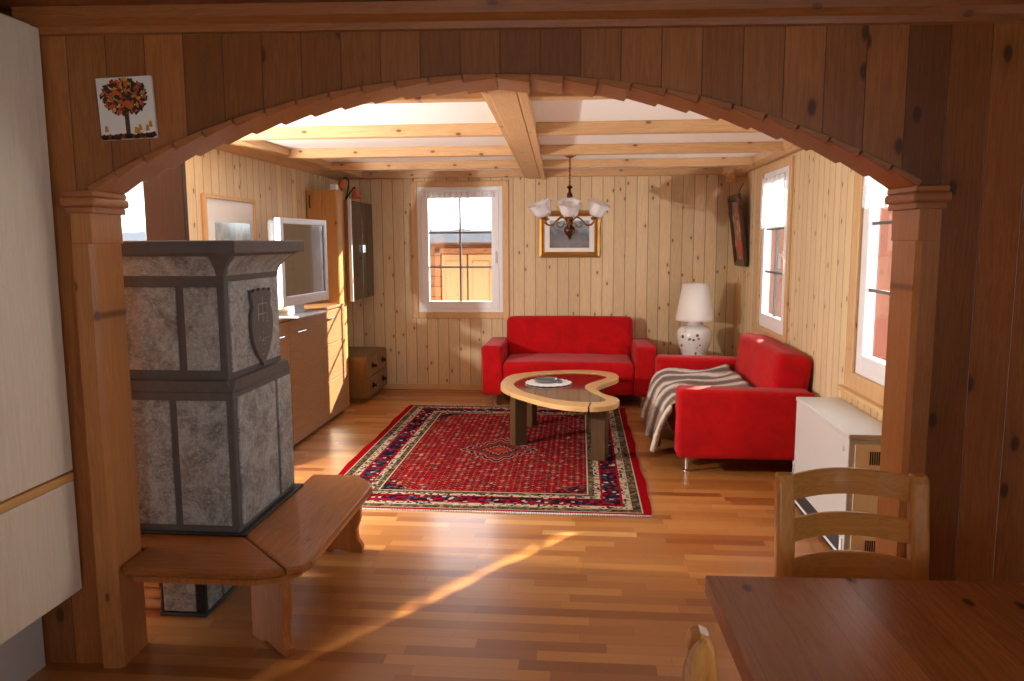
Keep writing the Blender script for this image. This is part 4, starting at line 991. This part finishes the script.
t.rotation_euler.z = math.radians(1.6); t.location.x += .01; t.location.y += .02
def chair(label, locn, rz, group='ladder-back dining chairs'):
    """ladder-back chair; back in the plane y=0, seat towards -y"""
    t = thing('dining_chair', label, 'chair', locn, rz, group)
    for s in (-1, 1):
        # wide back post, curved backwards at the top, rounded end
        side = [(-.018, 0), (.022, 0), (.024, .30), (.020, .45), (.026, .60), (.042, .76), (.062, .88), (.066, .91), (.060, .931), (.045, .936), (.030, .930), (.020, .91), (.012, .84), (-.006, .72), (-.016, .55), (-.020, .42)]
        side = side[:]
        b = bm_new(); x0, x1 = (-.215, -.163) if s < 0 else (.163, .215)
        prism(b, [(p[0]-.04, p[1]) for p in side], x0, x1, 'X', .012, 4); obj('back_leg', b, M['chair'], t)
        b = bm_new(); prism(b, [(s*.222, 0), (s*.18, 0), (s*.175, .42), (s*.222, .42)], -.43, -.39, 'Y', .005, 2); obj('leg', b, M['chair'], t)
        b = bm_new(); box(b, s*.20-.012, s*.20+.012, -.40, -.02, .18, .215, .005, 2); obj('stretcher', b, M['chair'], t)
    for (z0, z1, yy) in ((.852, .928, .004), (.732, .80, -.012), (.59, .688, -.03)):
        b = bm_new(); n = 20; rows = []
        for i in range(n+1):
            u = i/n; x = -.175+.35*u; bow = .048*(1-(2*u-1)**2); arch = .010*(1-(2*u-1)**2)
            y = yy-.005+bow
            rows.append([b.verts.new(p) for p in ((x, y-.009, z0+arch), (x, y+.009, z0+arch), (x, y+.009, z1+arch-.004), (x, y+.005, z1+arch), (x, y-.005, z1+arch), (x, y-.009, z1+arch-.004))])
        for i in range(n):
            for k_ in range(6): b.faces.new((rows[i][k_], rows[i][(k_+1) % 6], rows[i+1][(k_+1) % 6], rows[i+1][k_]))
        b.faces.new(rows[0][::-1]); b.faces.new(rows[-1]); bmesh.ops.recalc_face_normals(b, faces=b.faces)
        obj('back_slat', b, M['chairx'], t, True)
    b = bm_new(); prism(b, [(-.20, -.03), (.20, -.03), (.235, -.45), (-.235, -.45)], .42, .45, 'Z', .01, 3); obj('seat', b, M['chair'], t)
    for ya, yb in ((-.425, -.40), (-.03, -.01)):
        b = bm_new(); box(b, -.17, .17, ya, yb, .36, .42, .003, 1); obj('seat_rail', b, M['chair'], t)
    return t
chair('wooden ladder-back chair behind the dining table, its back toward the heater', (.785, 2.245, -0.0), math.radians(2))
chair('ladder-back chair at the left edge of the dining table, only one post top showing', (.215, 1.10, 0), PI/2)

# ------------------------------------------------------------------ outside
b = bm_new(); box(b, -40, 40, -30, 60, -1.2, -1.0); g = struct('ground_snow', b, M['snow'])
t = thing('wooden_cabin', 'pale wooden cabin with snowy roof and double door, seen through the back window', 'building', (-2, 13.5, -1)); O = (-2, 13.5, -1)
b = bm_new(); box(b, -7, 2.2, 12.0, 15.5, -1.0, 1.62); obj('wall', loc(b, O), M['cabin'], t)
b = bm_new(); prism(b, [(11.35, 1.60), (11.35, 1.76), (13.8, 2.5), (16.2, 1.76), (16.2, 1.60), (13.8, 2.34)], -7.4, 2.6, 'X'); obj('roof', loc(b, O), M['slate'], t)
b = bm_new(); n = 60; rows = []
for i in range(n+1):
    x = -7.4+10*i/n; e = .05*math.sin(i*1.7)+.03*math.sin(i*4.1)
    rows.append([b.verts.new(p) for p in ((x, 11.42+e, 1.77), (x, 11.38+e, 1.90), (x, 11.5+e, 2.04), (x, 13.8, 2.78), (x, 16.1, 1.95), (x, 16.1, 1.77), (x, 13.8, 2.52))])
for i in range(n):
    for k_ in range(7): b.faces.new((rows[i][k_], rows[i][(k_+1) % 7], rows[i+1][(k_+1) % 7], rows[i+1][k_]))
b.faces.new(rows[0][::-1]); b.faces.new(rows[-1]); bmesh.ops.recalc_face_normals(b, faces=b.faces); obj('roof_snow', loc(b, O), M['snow'], t, True)
for x0 in (-2.14, -1.72):
    b = bm_new(); box(b, x0, x0+.40, 11.93, 11.99, -.8, 1.42, .01, 1); d = obj('door', loc(b, O), M['cabdoor'], t)
    for z0, z1 in ((-.65, .2), (.32, 1.32)):
        b = bm_new(); box(b, x0+.07, x0+.33, 11.915, 11.935, z0, z1, .012, 2); obj('door_panel', loc(b, O), M['cabdoor'], d)
b = bm_new()
for a_ in ((-2.24, -2.15, -.8, 1.52), (-1.31, -1.22, -.8, 1.52), (-2.24, -1.22, 1.43, 1.52)): box(b, a_[0], a_[1], 11.90, 12.0, a_[2], a_[3], .01, 1)
obj('door_frame', loc(b, O), M['cabin'], t)
t = thing('neighbour_house', 'brown boarded neighbouring house seen obliquely through the right windows', 'building', (3.4, 11.6, -1)); O = (3.4, 11.6, -1)
NX, NY = 4.6, 10.55
b = bm_new(); box(b, 2.75, NX, NY, 11.9, -1.0, 5.2); obj('wall', loc(b, O), M['neigh'], t)  # footprint and height shaped to narrow the sun entering the far right window
b = bm_new(); prism(b, [(2.7, 5.2), (2.7, 5.3), (3.65, 5.85), (NX+.02, 5.3), (NX+.02, 5.2)], NY-.02, 12.4, 'Y'); obj('roof', loc(b, O), M['slate'], t)
for x0 in (3.0, 3.8):
    b = bm_new(); box(b, x0, x0+.7, NY-.04, NY, .9, 2.1, .01, 1); d = obj('window', loc(b, O), M['white'], t)
    b = bm_new(); box(b, x0+.07, x0+.63, NY-.05, NY-.03, .98, 2.02); obj('pane', loc(b, O), M['black'], d)

# ------------------------------------------------------------------ light
W = bpy.data.worlds.new('sky'); bpy.context.scene.world = W; W.use_nodes = True
wt = W.node_tree; wt.nodes.clear(); wo = wt.nodes.new('ShaderNodeOutputWorld'); bg = wt.nodes.new('ShaderNodeBackground')
bg.inputs[0].default_value = (.80, .91, 1.0, 1); bg.inputs[1].default_value = SKY_STR; wt.links.new(bg.outputs[0], wo.inputs[0])
def light(name, kind, locn, energy, col, **k):
    d = bpy.data.lights.new(name, kind); d.energy = energy; d.color = col[:3]
    for a, v in k.items(): setattr(d, a, v)
    o = bpy.data.objects.new(name, d); C.objects.link(o); o.location = locn; return o
s = light('sun', 'SUN', (6, 14, 6), SUN_STR, (1, .86, .66), angle=math.radians(.6))
s.rotation_euler = Vector((-1, -SUN_S, -SUN_T*math.hypot(1, SUN_S))).to_track_quat('-Z', 'Y').to_euler()
# the photographer's flash, standing in the passage to the hall behind the stove
light('flash', 'POINT', (-2.70, 4.05, 1.38), FLASH, (1, .95, .90), shadow_soft_size=.035)
def portal(x, y, z, w, h, d):
    o = light('portal', 'AREA', (x, y, z), 0, (1, 1, 1), shape='RECTANGLE', size=w, size_y=h)
    o.rotation_euler = Vector(d).to_track_quat('-Z', 'Z').to_euler() if abs(d[2]) < .5 else (0, 0, 0)
    o.data.cycles.is_portal = True
portal(-1.28, YB+.22, 1.52, .95, 1.4, (0, -1, 0)); portal(XR+.22, 6.70, 1.52, .95, 1.4, (-1, 0, 0)); portal(XR+.22, 4.2, 1.52, .95, 1.4, (-1, 0, 0))
portal(-4.62, 4.0, 1.5, 1.2, 1.2, (1, 0, 0)); portal(-3.85, 6.77, 1.08, .62, 2.0, (0, -1, 0)); portal(-.2, -2.77, 1.475, .8, 1.15, (0, 1, 0)); portal(1.97, .05, 1.475, 1.3, 1.15, (-1, 0, 0))

# ------------------------------------------------------------------ camera
cd = bpy.data.cameras.new('camera'); cam = bpy.data.objects.new('camera', cd); C.objects.link(cam)
R3 = Matrix((VX, VY, VU)).to_4x4()
cam.matrix_world = T(0, 0, 1.6) @ R3
cd.sensor_width = 36; cd.lens = F_/1024*36; cd.clip_start = .05; cd.clip_end = 200
sc = bpy.context.scene; sc.camera = cam
sc.view_settings.view_transform = 'Standard'; sc.view_settings.look = 'None'; sc.view_settings.gamma = 1; sc.view_settings.use_curve_mapping = False
sc.view_settings.exposure = EXPO
sc.cycles.use_denoising = True
sc.cycles.max_bounces = 10; sc.cycles.diffuse_bounces = 6; sc.cycles.glossy_bounces = 4; sc.cycles.transparent_max_bounces = 16; sc.cycles.sample_clamp_indirect = 6
sc.cycles.caustics_reflective = False; sc.cycles.caustics_refractive = False
